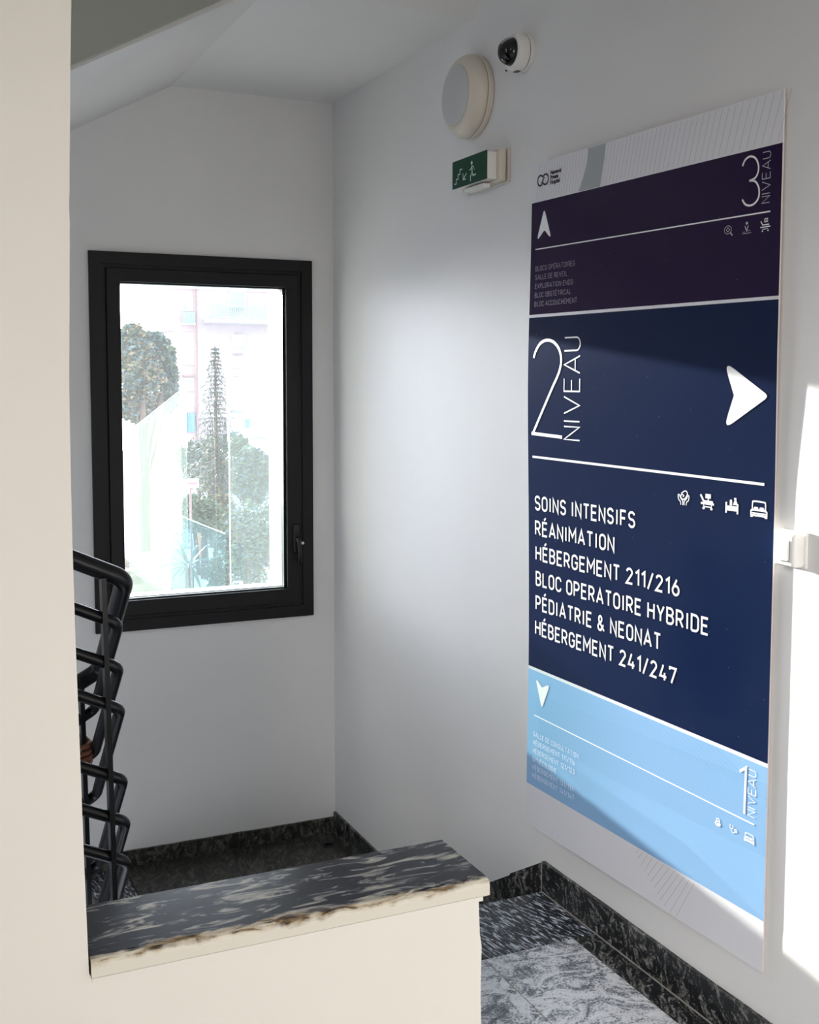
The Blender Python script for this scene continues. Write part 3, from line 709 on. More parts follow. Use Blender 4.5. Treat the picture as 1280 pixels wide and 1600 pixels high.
# glyphs: (width, [polylines]); y runs 0 (baseline) to 1 (cap height)
w = 0.46; R_ = 0.22
GL = {
 'A': (0.54, [[(0, 0), (0.27, 1), (0.54, 0)], [(0.085, 0.30), (0.455, 0.30)]]),
 'B': (w, [rr_open((0, 0), (0, 1), (0.23, 1), arc(0.23, 0.765, 0.20, 0.235, 90, -90), (0, 0.53)), rr_open((0, 0.53), (0.24, 0.53), arc(0.24, 0.265, 0.22, 0.265, 90, -90), (0, 0))]),
 'C': (w, [rr_open(arc(0.23, 0.75, 0.23, 0.25, 0, 180), arc(0.23, 0.25, 0.23, 0.25, 180, 360))]),
 'D': (w, [rr_open((0, 0), (0, 1), (0.2, 1), arc(0.22, 0.76, 0.24, 0.24, 90, 0), arc(0.22, 0.24, 0.24, 0.24, 0, -90), (0, 0))]),
 'E': (0.42, [[(0.42, 1), (0, 1), (0, 0), (0.42, 0)], [(0, 0.52), (0.37, 0.52)]]),
 'F': (0.40, [[(0.40, 1), (0, 1), (0, 0)], [(0, 0.50), (0.35, 0.50)]]),
 'G': (w, [rr_open(arc(0.23, 0.75, 0.23, 0.25, 0, 180), arc(0.23, 0.25, 0.23, 0.25, 180, 360), (0.46, 0.48), (0.25, 0.48))]),
 'H': (w, [[(0, 0), (0, 1)], [(w, 0), (w, 1)], [(0, 0.52), (w, 0.52)]]),
 'I': (0.12, [[(0.06, 0), (0.06, 1)]]),
 'L': (0.38, [[(0, 1), (0, 0), (0.38, 0)]]),
 'M': (0.58, [[(0, 0), (0, 1), (0.29, 0.40), (0.58, 1), (0.58, 0)]]),
 'N': (w, [[(0, 0), (0, 1), (w, 0), (w, 1)]]),
 'O': (w, [rr_open(arc(0.23, 0.75, 0.23, 0.25, 0, 180), arc(0.23, 0.25, 0.23, 0.25, 180, 360), (0.46, 0.75))]),
 'P': (w, [rr_open((0, 0), (0, 1), (0.22, 1), arc(0.22, 0.73, 0.23, 0.27, 90, -90), (0, 0.46))]),
 'R': (w, [rr_open((0, 0), (0, 1), (0.22, 1), arc(0.22, 0.73, 0.22, 0.27, 90, -90), (0, 0.46)), [(0.22, 0.46), (0.46, 0)]]),
 'S': (w, [rr_open(arc(0.23, 0.76, 0.22, 0.24, 15, 180), arc(0.20, 0.76, 0.19, 0.25, 180, 262, 5), arc(0.25, 0.25, 0.20, 0.25, 82, 0, 6), arc(0.23, 0.24, 0.22, 0.24, 0, -165))]),
 'T': (0.46, [[(0, 1), (0.46, 1)], [(0.23, 1), (0.23, 0)]]),
 'U': (w, [rr_open((0, 1), arc(0.23, 0.24, 0.23, 0.24, 180, 360), (0.46, 1))]),
 'V': (0.52, [[(0, 1), (0.26, 0), (0.52, 1)]]),
 'X': (0.50, [[(0, 0), (0.5, 1)], [(0, 1), (0.5, 0)]]),
 'Y': (0.50, [[(0, 1), (0.25, 0.42), (0.5, 1)], [(0.25, 0.42), (0.25, 0)]]),
 '&': (0.56, [rr_open((0.56, 0), (0.12, 0.62), arc(0.22, 0.80, 0.13, 0.20, 200, -30), (0.30, 0.62), (0.10, 0.42), arc(0.20, 0.22, 0.18, 0.22, 150, 300), (0.50, 0.42))]),
 '/': (0.36, [[(0, -0.06), (0.36, 1.06)]]),
 '1': (0.22, [[(0, 0.80), (0.22, 1), (0.22, 0)]]),
 '2': (w, [rr_open(arc(0.22, 0.76, 0.21, 0.24, 170, -25), (0.0, 0.0), (0.46, 0))]),
 '3': (w, [rr_open(arc(0.22, 0.765, 0.20, 0.235, 165, -90), arc(0.22, 0.265, 0.23, 0.265, 90, -165))]),
 '4': (0.50, [[(0.26, 1), (0.02, 0.24), (0.50, 0.24)], [(0.36, 0.50), (0.36, 0)]]),
 '6': (w, [rr_open((0.30, 1), (0.06, 0.48)), rr_open(arc(0.23, 0.30, 0.22, 0.30, 150, 510, 16))]),
 '7': (0.46, [[(0, 0.84), (0, 1), (0.46, 1), (0.14, 0)]]),
 ' ': (0.24, []),
}
def text(dr, s, u0, u1, vtop, vbase, wt, vshift=None):
    """u0..u1 fits the whole row; wt = stroke weight; v grows downward on the sign"""
    H = vbase-vtop; gap = 0.25; x = 0; items = []
    for ch in s:
        acc = ch == 'É'; g = GL['E' if acc else ch]
        items.append((x, g, acc)); x += g[0] + (gap if ch != ' ' else 0.10)
    tot = x-gap; sx = (u1-u0-wt)/(tot)
    for x, g, acc in items:
        for pl in g[1]:
            pts = [(u0+wt/2+(x+p[0])*sx, vbase-wt/2-p[1]*(H-wt)) for p in pl]
            dr.stroke(pts, wt)
        if acc: dr.stroke([(u0+wt/2+(x+0.14)*sx, vtop-H*0.10), (u0+wt/2+(x+0.30)*sx, vtop-H*0.26)], wt*0.95)
    return dr
def vtext(dr, s, vb, vt, uleft, uright, wt):
    """reads bottom to top: baseline on the right at uright, caps reach uleft"""
    H = uright-uleft; gap = 0.26; x = 0; items = []
    WD = {'N': 0.62, 'I': 0.10, 'V': 0.80, 'E': 0.60, 'A': 0.80, 'U': 0.62}
    for ch in s: items.append((x, GL[ch], WD[ch]/GL[ch][0] if ch != 'I' else 0)); x += WD[ch]+gap
    tot = x-gap; sx = (vb-vt-wt)/tot
    for x, g, k in items:
        for pl in g[1]:
            dr.stroke([(uright-wt/2-p[1]*(H-wt), vb-wt/2-(x+p[0]*k)*sx) for p in pl], wt)
def rounded(pts, rads, n=5):
    """closed polygon with rounded corners"""
    P = [Vector(p) for p in pts]; out = []
    for i in range(len(P)):
        a, b, c = P[i-1], P[i], P[(i+1) % len(P)]; r = rads[i]
        d1 = (a-b).normalized(); d2 = (c-b).normalized(); ang = d1.angle(d2); t = r/math.tan(ang/2) if r else 0
        t = min(t, (a-b).length*0.48, (c-b).length*0.48)
        if r == 0: out.append(b); continue
        p0, p2 = b+d1*t, b+d2*t
        for k in range(n+1):
            s = k/n; out.append((1-s)**2*p0+2*s*(1-s)*b+s*s*p2)
    return out

# pictograms on the exit sign (s along the wall away from the camera, t up), face 241 x 90 mm
def emap(u, v, off): return (EX-0.0031-off, ey1-u/1000.0, ez1-v/1000.0)
emap.normal = Vector((-1, 0, 0))
d = Draw()
d.stroke([(18, 75), (31, 75), (31, 61), (44, 61), (44, 47), (57, 47), (57, 33), (72, 33)], 4.0, cap=True)
d.stroke([(105, 52), (84, 66)], 4.2, cap=True); d.stroke([(81, 50), (81, 69), (98, 69)], 4.2, cap=True)
d.poly([(142+6.5*cos(k*pi/8), 24+6.0*sin(k*pi/8)) for k in range(16)])
d.stroke([(143, 36), (145, 55)], 8.0, cap=True); d.stroke([(145, 56), (134, 66), (135, 80)], 4.6, cap=True)
d.stroke([(146, 56), (153, 66), (170, 64)], 5.0, cap=True)
d.stroke([(143, 35), (133, 44), (126, 44)], 3.4, cap=True); d.stroke([(145, 34), (155, 38), (160, 48)], 3.4, cap=True)
o = d.build('pictogram', M['exit_white'], emap, None, 0.0004); adopt(o, ex)

# light switch
sw = empty('light_switch', 'white wall-mounted light switch at the right edge of the big sign', 'light switch', (WX, 1.965, 1.224))
def switch():
    y0, y1, z0, z1 = 1.936, 2.003, 1.188, 1.262
    box('switch_back', M['switch_white'], WX-0.006, WX, y0-0.004, y1+0.004, z0-0.004, z1+0.004, sw, bevel=0.0025, seg=2)
    box('switch_box', M['switch_white'], WX-0.038, WX-0.005, y0, y1, z0, z1, sw, bevel=0.008, seg=5)
    box('rocker_gap', M['hair'], WX-0.0405, WX-0.0395, y0+0.0125, y1-0.0125, z0+0.0135, z1-0.0135, sw)
    vs = []
    for d, e in ((0.040, 0.0), (0.0445, 0.0006)):
        for (y, z) in ((y0+0.0135+e, z0+0.0150+e), (y1-0.0135-e, z0+0.0150+e), (y1-0.0135-e, z1-0.0145-e), (y0+0.0135+e, z1-0.0145-e)):
            vs.append((WX-d-(0.0028 if (z < (z0+z1)/2 and d > 0.042) else 0), y, z))
    mesh('rocker', vs, [(0, 1, 2, 3), (4, 5, 6, 7), (0, 1, 5, 4), (1, 2, 6, 5), (2, 3, 7, 6), (3, 0, 4, 7)], M['switch_white'], sw)
switch()

# ------------------------------------------------------------------ the big directory sign
S1, S2 = Vector((1.7962, 3.0758, 0)), Vector((1.829, 2.0355, 0))
SW_, SH_ = 1.0473, 2.034
ZTOP = 2.2444
DU = (S2-S1)/SW_ * 1.0
NRM = Vector((DU.y, -DU.x, 0)).normalized()
if NRM.x > 0: NRM = -NRM
def smap(u, v, off=0.0):
    """sign surface, u right (mm), v down (mm); the sheet is slightly warped"""
    uu = u/1047.3
    g = math.exp(-((v-640)/330.0)**2) - 0.45*math.exp(-((v-1500)/300.0)**2)
    t = min(1, max(0, (v-560)/380.0)); t = t*t*(3-2*t)
    bow = (1-uu)*0.0085*g - uu*(0.0008+0.0036*t)
    p = S1 + DU*(u/1000.0) + NRM*(bow+off)
    return (p.x, p.y, ZTOP-v/1000.0)
smap.normal = NRM
sg = empty('directory_sign', 'tall warped wayfinding board with purple, navy and light blue bands listing hospital departments', 'sign', (S2.x, (S1.y+S2.y)/2, ZTOP-SH_/1))
NU, NV = 10, 40; TH = 0.006
SB = 2034.0
def slab_grid(name, mat, u0, u1, v0, v1, off, th, parent, nu=NU, nv=NV, sl0=0, sl1=0):
    """curved plate; the lower/upper edges may slope by sl mm from left to right"""
    vs = []; fs = []; K = (nu+1)*(nv+1)
    for lay in (off, off-th):
        for j in range(nv+1):
            for i in range(nu+1):
                u = u0+(u1-u0)*i/nu; a = v0+sl0*i/nu; b = v1+sl1*i/nu
                vs.append(smap(u, a+(b-a)*j/nv, lay))
    idx = lambda l, i, j: l*K+j*(nu+1)+i
    for j in range(nv):
        for i in range(nu):
            fs.append((idx(0, i, j), idx(0, i+1, j), idx(0, i+1, j+1), idx(0, i, j+1)))
            fs.append((idx(1, i, j), idx(1, i, j+1), idx(1, i+1, j+1), idx(1, i+1, j)))
    for i in range(nu):
        fs.append((idx(0, i, 0), idx(0, i+1, 0), idx(1, i+1, 0), idx(1, i, 0))); fs.append((idx(0, i, nv), idx(0, i+1, nv), idx(1, i+1, nv), idx(1, i, nv)))
    for j in range(nv):
        fs.append((idx(0, 0, j), idx(0, 0, j+1), idx(1, 0, j+1), idx(1, 0, j))); fs.append((idx(0, nu, j), idx(0, nu, j+1), idx(1, nu, j+1), idx(1, nu, j)))
    return mesh(name, vs, fs, mat, parent)
slab_grid('board', M['board'], 0, 1047.3, 0, SB, 0.0, 0.0012, sg)
slab_grid('board_core', M['board_edge'], 1.0, 1046.3, 1.0, SB-1, -0.0012, 0.0042, sg)
for vv in (180, 1020, 1860):   # battens that carry the board on the wall
    vs = []
    for u in (60, 900):
        p = Vector(smap(u, vv, -TH)); q = Vector(smap(u, vv+50, -TH))
        vs += [(p.x+0.0, p.y, p.z), (WX, p.y, p.z), (WX, q.y, q.z), (q.x+0.0, q.y, q.z)]
    mesh('batten', vs, [(0, 1, 2, 3), (4, 5, 6, 7), (0, 1, 5, 4), (1, 2, 6, 5), (2, 3, 7, 6), (3, 0, 4, 7)], M['board_edge'], sg)
# colour bands (edges measured)
UL, UR = 0.0, 1047.0
E = 0.00025
pb = slab_grid('color_band', M['purple'], UL, UR, 114.5, 448.5, E, 0.0002, sg, sl0=3, sl1=6); pb['label'] = 'dark purple band for level three'
nb = slab_grid('color_band', M['navy'], UL, UR, 457.5, 1530.5, E, 0.0002, sg, sl0=5, sl1=0); nb['label'] = 'navy band for level two'
lb = slab_grid('color_band', M['blue'], UL, UR, 1539.5, 1903.5, E, 0.0002, sg, sl0=1, sl1=5); lb['label'] = 'light blue band for level one'
E2 = 0.0008
# header: pinstripes, grey swoosh, logo
d = Draw()
u = 24.0
while u < 1040:
    slant = 20+18*(u/1040)
    d.stroke([(u+slant, 4), (u, 112)], 0.9); u += 13+14*(u/1040)**1.5
d.build('pinstripe_lines', M['hair'], smap, sg, 0.0003)['label'] = 'fine slanted grey lines'
d = Draw(); LF = [(292, 1), (291.5, 15), (287, 40), (268, 82), (247, 113.5)]; RT_ = [(377, 1), (375, 15), (372, 37), (361.5, 78), (353, 114)]
for i in range(4): d.poly([LF[i], RT_[i], RT_[i+1], LF[i+1]])
d.build('grey_swoosh', M['swoosh'], smap, sg, 0.0005)
d = Draw()
d.stroke([(47+15.5*cos(a), 53+15*sin(a)) for a in [radians(-35-290*i/20) for i in range(21)]], 5.0)
d.stroke([(75+16*cos(a), 53+15*sin(a)) for a in [radians(145-290*i/20) for i in range(21)]], 5.0)
d.stroke([(52, 62), (60, 53), (62, 44)], 3.4); d.stroke([(60, 61), (63, 52), (70, 46)], 3.4)
d.build('logo', M['print_black'], smap, sg, E2)['label'] = 'two interlocked black rings'
def fonttext(s, size, u0, v0, width, bold=0.0):
    cu = bpy.data.curves.new('t', 'FONT'); cu.body = s; cu.size = size; cu.offset = bold; cu.resolution_u = 2
    o = bpy.data.objects.new('t', cu); COL.objects.link(o)
    dg = bpy.context.evaluated_depsgraph_get(); me = o.evaluated_get(dg).to_mesh()
    pts = [tuple(v.co) for v in me.vertices]; polys = [tuple(p.vertices) for p in me.polygons]
    x1 = max(p[0] for p in pts); k = width/x1
    d.add([(u0+p[0]*k, v0-p[1]) for p in pts], polys)
    o.evaluated_get(dg).to_mesh_clear(); bpy.data.objects.remove(o); bpy.data.curves.remove(cu)
d = Draw()
fonttext('Hannaoui', 16.5, 101, 43.5, 57, 0.7); fonttext('Private', 16.5, 101, 57.5, 42, 0.7); fonttext('Hospital', 16.5, 101, 71.5, 50, 0.7)
d.build('lettering', M['print_black'], smap, sg, E2)['label'] = 'small black hospital name'
# level three
def arrow(pts, rads, name='arrow'):
    d = Draw(); P = rounded(pts, rads); d.poly(P); return d.build(name, M['print_white'], smap, sg, E2)
M['print_band3'] = plain('light_print_on_purple', (0.66, 0.66, 0.70), 0.4)
arrow([(71, 137), (113.5, 233), (74, 201), (30, 233)], [7, 9, 9, 9])
d = Draw(); d.stroke([(26, 254), (1014, 264)], 3.2); d.build('rule_line', M['print_white'], smap, sg, E2)
def spline(pts, n=5):
    P = [Vector(p) for p in pts]; out = []
    for i in range(len(P)-1):
        a = P[max(i-1, 0)]; b = P[i]; c = P[i+1]; e = P[min(i+2, len(P)-1)]
        for k in range(n):
            t = k/n; out.append(0.5*((2*b)+(c-a)*t+(2*a-5*b+4*c-e)*t*t+(3*b-a-3*c+e)*t**3))
    out.append(P[-1]); return out
d = Draw()
d.stroke(spline([(919.9, 149.1), (926, 138.6), (936.5, 132.2), (948.4, 131.6), (961.5, 137.5), (970.1, 149.0), (972.9, 162.5), (970, 174.5), (961, 183), (943.6, 186.0)]), 4.6)
d.stroke(spline([(943.6, 186.0), (959.8, 188.7), (970.5, 197.6), (976.5, 211), (976.3, 225.0), (969.7, 235.4), (957.3, 241.8), (942.8, 242.1), (930.6, 236.7), (921.6, 225.6)]), 4.6)
d.build('numeral', M['print_white'], smap, sg, E2)['label'] = 'numeral 3'
d = Draw(); vtext(d, 'NIVEAU', 244, 128.5, 985, 1012, 1.7); d.build('lettering', M['print_mid'], smap, sg, E2)['label'] = 'NIVEAU written vertically'
d = Draw()
for s, u1, vt, vb in (('BLOCS OPÉRATOIRES', 238, 304.5, 319.5), ('SALLE DE REVEIL', 200.7, 330.5, 345.5), ('EXPLORATION ENDO', 230.4, 357, 372), ('BLOC OBSTÉTRICAL', 221.6, 383.5, 398.5), ('BLOC ACCOUCHEMENT', 253.4, 410, 425)):
    d = Draw(); text(d, s, 29, u1, vt, vb, 1.5); d.build('lettering', M['print_faint'], smap, sg, E2)['label'] = 'faint line reading ' + s
# level two
M_niv = M['print_white']
d = Draw()
d.stroke(spline([(31.5, 578), (40.5, 560.7), (58.8, 541.4), (80, 530.5), (107.2, 527.2), (135.4, 532.6), (159.2, 546.7), (174.5, 565.6), (179.5, 588), (175.4, 609.8), (163.1, 632), (142.3, 658)]) + [(29, 806)], 9.0)
d.stroke([(21, 807), (186, 811.5)], 9.5)
d.build('numeral', M['print_white'], smap, sg, E2)['label'] = 'large numeral 2'
d = Draw(); vtext(d, 'NIVEAU', 819, 521, 194.5, 277, 4.0); d.build('lettering', M['print_white'], smap, sg, E2)['label'] = 'large NIVEAU written vertically'
arrow([(1025, 680.5), (874, 763), (909, 680), (872, 598)], [9, 13, 0, 13])
d = Draw(); d.stroke([(26, 878), (1014, 883)], 6.5); d.build('rule_line', M['print_white'], smap, sg, E2)
d = Draw()
for s, u0, u1, vt, vb in (('SOINS INTENSIFS', 36, 535, 995, 1041), ('RÉANIMATION', 37, 443, 1072, 1118), ('HÉBERGEMENT 211/216', 39, 722, 1149, 1195), ('BLOC OPERATOIRE HYBRIDE', 40, 834, 1227, 1273), ('PÉDIATRIE & NEONAT', 39, 650, 1303, 1349), ('HÉBERGEMENT 241/247', 37, 715, 1380, 1426)):
    d = Draw(); text(d, s, u0, u1, vt, vb, 6.4); d.build('lettering', M['print_white'], smap, sg, E2)['label'] = 'white line reading ' + s
# level one
arrow([(41, 1559), (80, 1583), (125, 1561), (80, 1650)], [9, 6, 9, 8])
d = Draw(); d.stroke([(38, 1679), (1009, 1689)], 3.6); d.build('rule_line', M['print_white'], smap, sg, E2)
d = Draw(); d.stroke([(955, 1576), (976.4, 1561), (974.3, 1674)], 6.8); d.build('numeral', M['print_white'], smap, sg, E2)['label'] = 'numeral 1'
d = Draw(); vtext(d, 'NIVEAU', 1673.5, 1560, 984, 1011, 1.9); d.build('lettering', M['print_white'], smap, sg, E2)['label'] = 'small NIVEAU written vertically'
d = Draw()
for s, u1, vt, vb in (('SALLE DE CONSULTATION', 281, 1731, 1746), ('HÉBERGEMENT 111/116', 264, 1757, 1772), ('HÉBERGEMENT 121/123', 263.5, 1783.5, 1798.5), ('GYNÉCOLOGIE', 167.6, 1810, 1825), ('HÉBERGEMENT 131/134', 260.5, 1836, 1851), ('HÉBERGEMENT 141/147', 261.3, 1862, 1877)):
    d = Draw(); text(d, s, 34.5, u1, vt, vb, 1.8); d.build('lettering', M['print_paleblue'], smap, sg, E2)['label'] = 'pale line reading ' + s
# hairlines on the light blue band
d = Draw()
for i in range(30):
    v = 1588+5.6*i; d.stroke([(max(2, 40+i*1.0), v+22-i*0.6), (1046, v-6+i*0.25)], 0.9)
for i in range(24):
    d.stroke([(150+26*i, 1769+2.4*i), (470+25*i, 1906)], 0.8)
for i in range(26):
    d.stroke([(90+31*i, 1543), (190+33*i, 1600)], 0.6)
d.build('hairline_pattern', M['blue_line'], smap, sg, 0.0004)['label'] = 'fine darker blue lines'
d = Draw()
S0 = [(573, 1910, 562, 1922), (592, 1910, 566, 1938), (611, 1910, 583, 1949), (632, 1910, 598, 1960), (655, 1911, 612, 1970), (680, 1911, 626, 1978), (702, 1911, 640, 1990), (722, 1912, 655, 2001), (741, 1912, 668, 2011), (761, 1912, 684, 2021), (781, 1913, 708, 2029), (801, 1913, 732, 2031)]
for a, b, c, e in S0: d.stroke([(a, b), (c, e)], 0.9)
d.build('pinstripe_lines', M['hair'], smap, sg, 0.0003)['label'] = 'short slanted grey lines'
# pictograms: drawn in a 40 x 40 cell (x right, y down)
def icon(kind, cu, cv, k, ky, mat, wt=1.0):
    d = Draw(); w1 = 2.2*wt
    def T(p): return (cu+(p[0]-20)*k, cv+(p[1]-20)*ky)
    def s(pts, w=w1, **q): d.stroke([T(p) for p in pts], w*k, **q)
    def f(pts): d.poly([T(p) for p in pts])
    def c(cx, cy, r, w=w1, a0=0, a1=360, ry=None): s([(cx+r*cos(radians(a0+(a1-a0)*i/18)), cy+(ry or r)*sin(radians(a0+(a1-a0)*i/18))) for i in range(19)], w)
    def dot(cx, cy, r): f([(cx+r*cos(i*pi/6), cy+r*sin(i*pi/6)) for i in range(12)])
    if kind == 'bed':
        s(spline([(7, 25), (7, 8), (10, 4), (30, 4), (33, 8), (33, 25)]), 2.4)
        f([(9, 19), (11, 15.5), (18, 15.5), (19, 19), (19, 21.5), (9, 21.5)]); f([(21, 19), (22, 15.5), (29, 15.5), (31, 19), (31, 21.5), (21, 21.5)])
        s([(4, 36), (4, 25), (6, 22.5), (34, 22.5), (36, 25), (36, 36)], 2.6); s([(4, 29.5), (36, 29.5)], 2.2); s([(4, 34), (36, 34)], 2.8)
        f([(3, 33), (8, 33), (8, 38.5), (3, 38.5)]); f([(32, 33), (37, 33), (37, 38.5), (32, 38.5)])
    elif kind == 'stretcher':
        s([(5, 6), (12, 20)], 4.0, cap=True); s([(12, 20), (33, 20)], 3.8, cap=True); s([(5, 25), (37, 25)], 3.4)
        s([(23, 19), (23, 12)], 2.2); f([(16, 1), (29, 1), (29, 12), (16, 12)])
        s([(12, 26), (12, 33), (31, 33), (31, 26)], 2.0); dot(12, 37, 3.0); dot(31, 37, 3.0)
    elif kind == 'ward':
        s([(5, 12), (5, 38)], 4.0); s([(34, 14), (34, 38)], 4.0); f([(5, 20), (34, 20), (34, 32), (5, 32)])
        f([(14, 7), (17, 4), (20, 7), (20, 19), (14, 19)]); dot(28, 2.5, 3.2); f([(27, 4), (30, 4), (35, 17), (22, 17)])
    elif kind == 'hands':
        s(spline([(4, 12), (5, 24), (11, 31), (12, 39)]), 2.2); s(spline([(36, 12), (35, 24), (29, 31), (28, 39)]), 2.2)
        s(spline([(10, 19), (14, 24), (18, 29), (18, 39)]), 2.4); s(spline([(30, 19), (26, 24), (22, 29), (22, 39)]), 2.4)
        s(spline([(4, 12), (8, 13), (10, 19)]), 2.0); s(spline([(36, 12), (32, 13), (30, 19)]), 2.0)
        s(spline([(13, 9), (20, 3), (27, 1), (31, 6), (29, 14), (24, 21), (18, 24), (13, 20), (12, 14), (17, 10)]), 2.2); s([(17, 10), (21, 14), (18, 17)], 2.0)
    elif kind == 'lens':
        c(18, 16, 13, 1.4); c(18, 16, 5, 1.4); 
        for a in (0, 90, 180, 270): dot(18+7*cos(radians(a)), 16+7*sin(radians(a)), 1.2)
        s([(27, 26), (34, 35)], 3.5, cap=True)
    elif kind == 'patient':
        dot(20, 6, 4.5); s([(13, 14), (20, 31), (26, 14)], 2.6); s([(5, 33), (15, 33)], 1.2); s([(24, 31), (34, 31)], 1.2); s([(2, 38), (38, 38)], 1.2)
    elif kind == 'cart3':
        s([(6, 8), (13, 19)], 2.8); s([(12, 19), (34, 19)], 2.6); s([(5, 25), (38, 25)], 2.6); s([(12, 31), (31, 31)], 1.5)
        s([(19, 2), (29, 2), (29, 11), (19, 11), (19, 2)], 1.8); dot(24, 6.5, 1.6); dot(12, 36, 2.2); dot(31, 36, 2.2)
    elif kind == 'mother':
        c(20, 9, 6.5, 3.0); c(20, 27, 10, 3.2); dot(22, 30, 6.5); dot(15, 24, 2.2)
    elif kind == 'stethoscope':
        s(spline([(7, 3), (6, 14), (12, 21), (19, 14), (18, 3)]), 2.8); s(spline([(12, 21), (14, 34), (22, 38), (28, 31), (28, 24)]), 2.6); c(31, 20, 5, 2.8)
        dot(7, 3, 2.6); dot(18, 3, 2.6); dot(34, 26, 4.5)
    return d.build('pictogram', mat, smap, sg, E2)

PW = M['print_white']
icon('hands', 731, 940, 1.30, 0.95, PW); icon('stretcher', 819, 941, 1.50, 1.0, PW, 0.9); icon('ward', 908, 943, 1.35, 1.0, PW); icon('bed', 998, 942, 1.62, 1.08, PW, 0.85)
icon('lens', 877, 293, 0.95, 0.72, M['print_mid']); icon('patient', 939, 292, 0.85, 0.72, M['print_mid']); icon('cart3', 998, 293, 0.95, 0.80, PW, 0.8)
icon('mother', 883, 1726, 0.92, 0.52, PW); icon('stethoscope', 937, 1725, 0.80, 0.47, PW); icon('bed', 993, 1727, 1.02, 0.62, PW, 1.0)

# ------------------------------------------------------------------ stair railing
rl = empty('stair_railing', 'black tubular stair railing turning the stairwell, with one thick handrail and six thinner tubes', 'railing', (0.53, 3.1, 0.0))
Y1, Y2, SL = 3.10, 3.50, 0.46
NEAR = [(0.572, 1.068, 0.335, 0.0245), (0.552, 0.949, 0.338, 0.0155), (0.551, 0.831, 0.350, 0.0155), (0.553, 0.718, 0.368, 0.0155), (0.557, 0.524, 0.390, 0.0155), (0.562, 0.407, 0.408, 0.0155), (0.562, 0.296, 0.422, 0.0155)]
for i, (x, z, dz, r) in enumerate(NEAR):
    path = [(x-2.3, Y1, z+2.3*SL), (x, Y1, z), (x-0.004, Y2, z-dz), (x-2.3, Y2, z-dz-2.3*0.56)]
    o = tube('handrail' if i == 0 else 'rail_tube', M['rail'], path, r, rl, seg=18, rad=0.045 if i == 0 else 0.033)
    if i == 0: o['label'] = 'thick black handrail'
def flatbar(x0, z0, x1, z1, y, par):
    w_, t_ = 0.0065, 0.020
    vs = []
    for (x, z) in ((x0, z0), (x1, z1)):
        for dx, dy in ((-w_, -t_), (w_, -t_), (w_, t_), (-w_, t_)): vs.append((x+dx, y+dy, z))
    return mesh('post', vs, [(0, 1, 2, 3), (4, 5, 6, 7), (0, 1, 5, 4), (1, 2, 6, 5), (2, 3, 7, 6), (3, 0, 4, 7)], M['rail'], par)
flatbar(0.530, 0.002, 0.513, 1.078, Y1-0.004, rl)
flatbar(0.530, -0.64, 0.510, 0.72, Y2-0.004, rl)
for k in range(1, 3):
    flatbar(0.530-0.9*k, 0.02+0.9*k*0.575, 0.513-0.9*k, 1.075+0.9*k*SL, Y1-0.012, rl)
    flatbar(0.530-0.9*k, -0.64-0.9*k*0.575, 0.510-0.9*k, 0.71-0.9*k*0.56, Y2-0.012, rl)

# ------------------------------------------------------------------ person coming up the stairs, one hand on the far post
def skin_mesh(name, joints, edges, mat, root, subdiv=2, parent=None):
    """joints: list of (pos, radius or (rx, ry)); the Skin modifier grows one continuous surface"""
    me = bpy.data.meshes.new(name); me.from_pydata([j[0] for j in joints], edges, []); me.update()
    o = bpy.data.objects.new(name, me); COL.objects.link(o)
    md = o.modifiers.new('skin', 'SKIN'); md.use_smooth_shade = True
    for v, j in zip(me.skin_vertices[0].data, joints):
        v.radius = j[1] if isinstance(j[1], tuple) else (j[1], j[1])
    me.skin_vertices[0].data[root].use_root = True
    sb = o.modifiers.new('sub', 'SUBSURF'); sb.levels = subdiv; sb.render_levels = subdiv
    dg = bpy.context.evaluated_depsgraph_get()
    m2 = bpy.data.meshes.new_from_object(o.evaluated_get(dg)); bpy.data.objects.remove(o); bpy.data.meshes.remove(me)
    m2.name = name; m2.materials.clear()
    o = link(name, m2, mat, None, True)
    if parent: adopt(o, parent)
    return o
GZ = ZL-0.161*3                       # tread the person stands on
px, py = 0.06, 4.12
per = empty('person', 'person hidden behind the pier, only brown fingers gripping a black railing post', 'person', (px, py, GZ))
H = (0.507, 3.508, 0.493)             # grip centre on the far post
sh = (px+0.08, py-0.20, GZ+1.42)
el = (0.30, 3.80, 0.30)
wr_ = (0.43, 3.615, 0.47)
J = [((px, py, GZ+0.95), (0.15, 0.12)), ((px, py, GZ+1.15), (0.135, 0.105)), ((px+0.02, py-0.01, GZ+1.36), (0.165, 0.11)), ((px+0.03, py-0.01, GZ+1.48), (0.07, 0.06)),
     ((px+0.035, py-0.015, GZ+1.54), 0.052),
     (sh, 0.062), (el, 0.045), (((wr_[0]*0.9+el[0]*0.1), wr_[1]*0.9+el[1]*0.1, wr_[2]*0.9+el[2]*0.1), 0.034),
     ((px+0.0, py+0.21, GZ+1.42), 0.062), ((px+0.0, py+0.25, GZ+1.14), 0.046), ((px+0.14, py+0.22, GZ+0.92), 0.034)]
skin_mesh('jacket', J, [(0, 1), (1, 2), (2, 3), (3, 4), (2, 5), (5, 6), (6, 7), (2, 8), (8, 9), (9, 10)], M['jacket'], 0, 2, per)
J = [((px, py, GZ+0.93), (0.14, 0.12)), ((px+0.03, py-0.09, GZ+0.84), 0.088), ((px+0.06, py-0.10, GZ+0.48), 0.062), ((px-0.02, py-0.10, GZ+0.10), 0.045),
     ((px+0.03, py+0.09, GZ+0.84), 0.088), ((px+0.20, py+0.10, GZ+0.58), 0.062), ((px+0.18, py+0.10, GZ+0.27), 0.045)]
skin_mesh('trousers', J, [(0, 1), (1, 2), (2, 3), (0, 4), (4, 5), (5, 6)], M['trousers'], 0, 2, per)
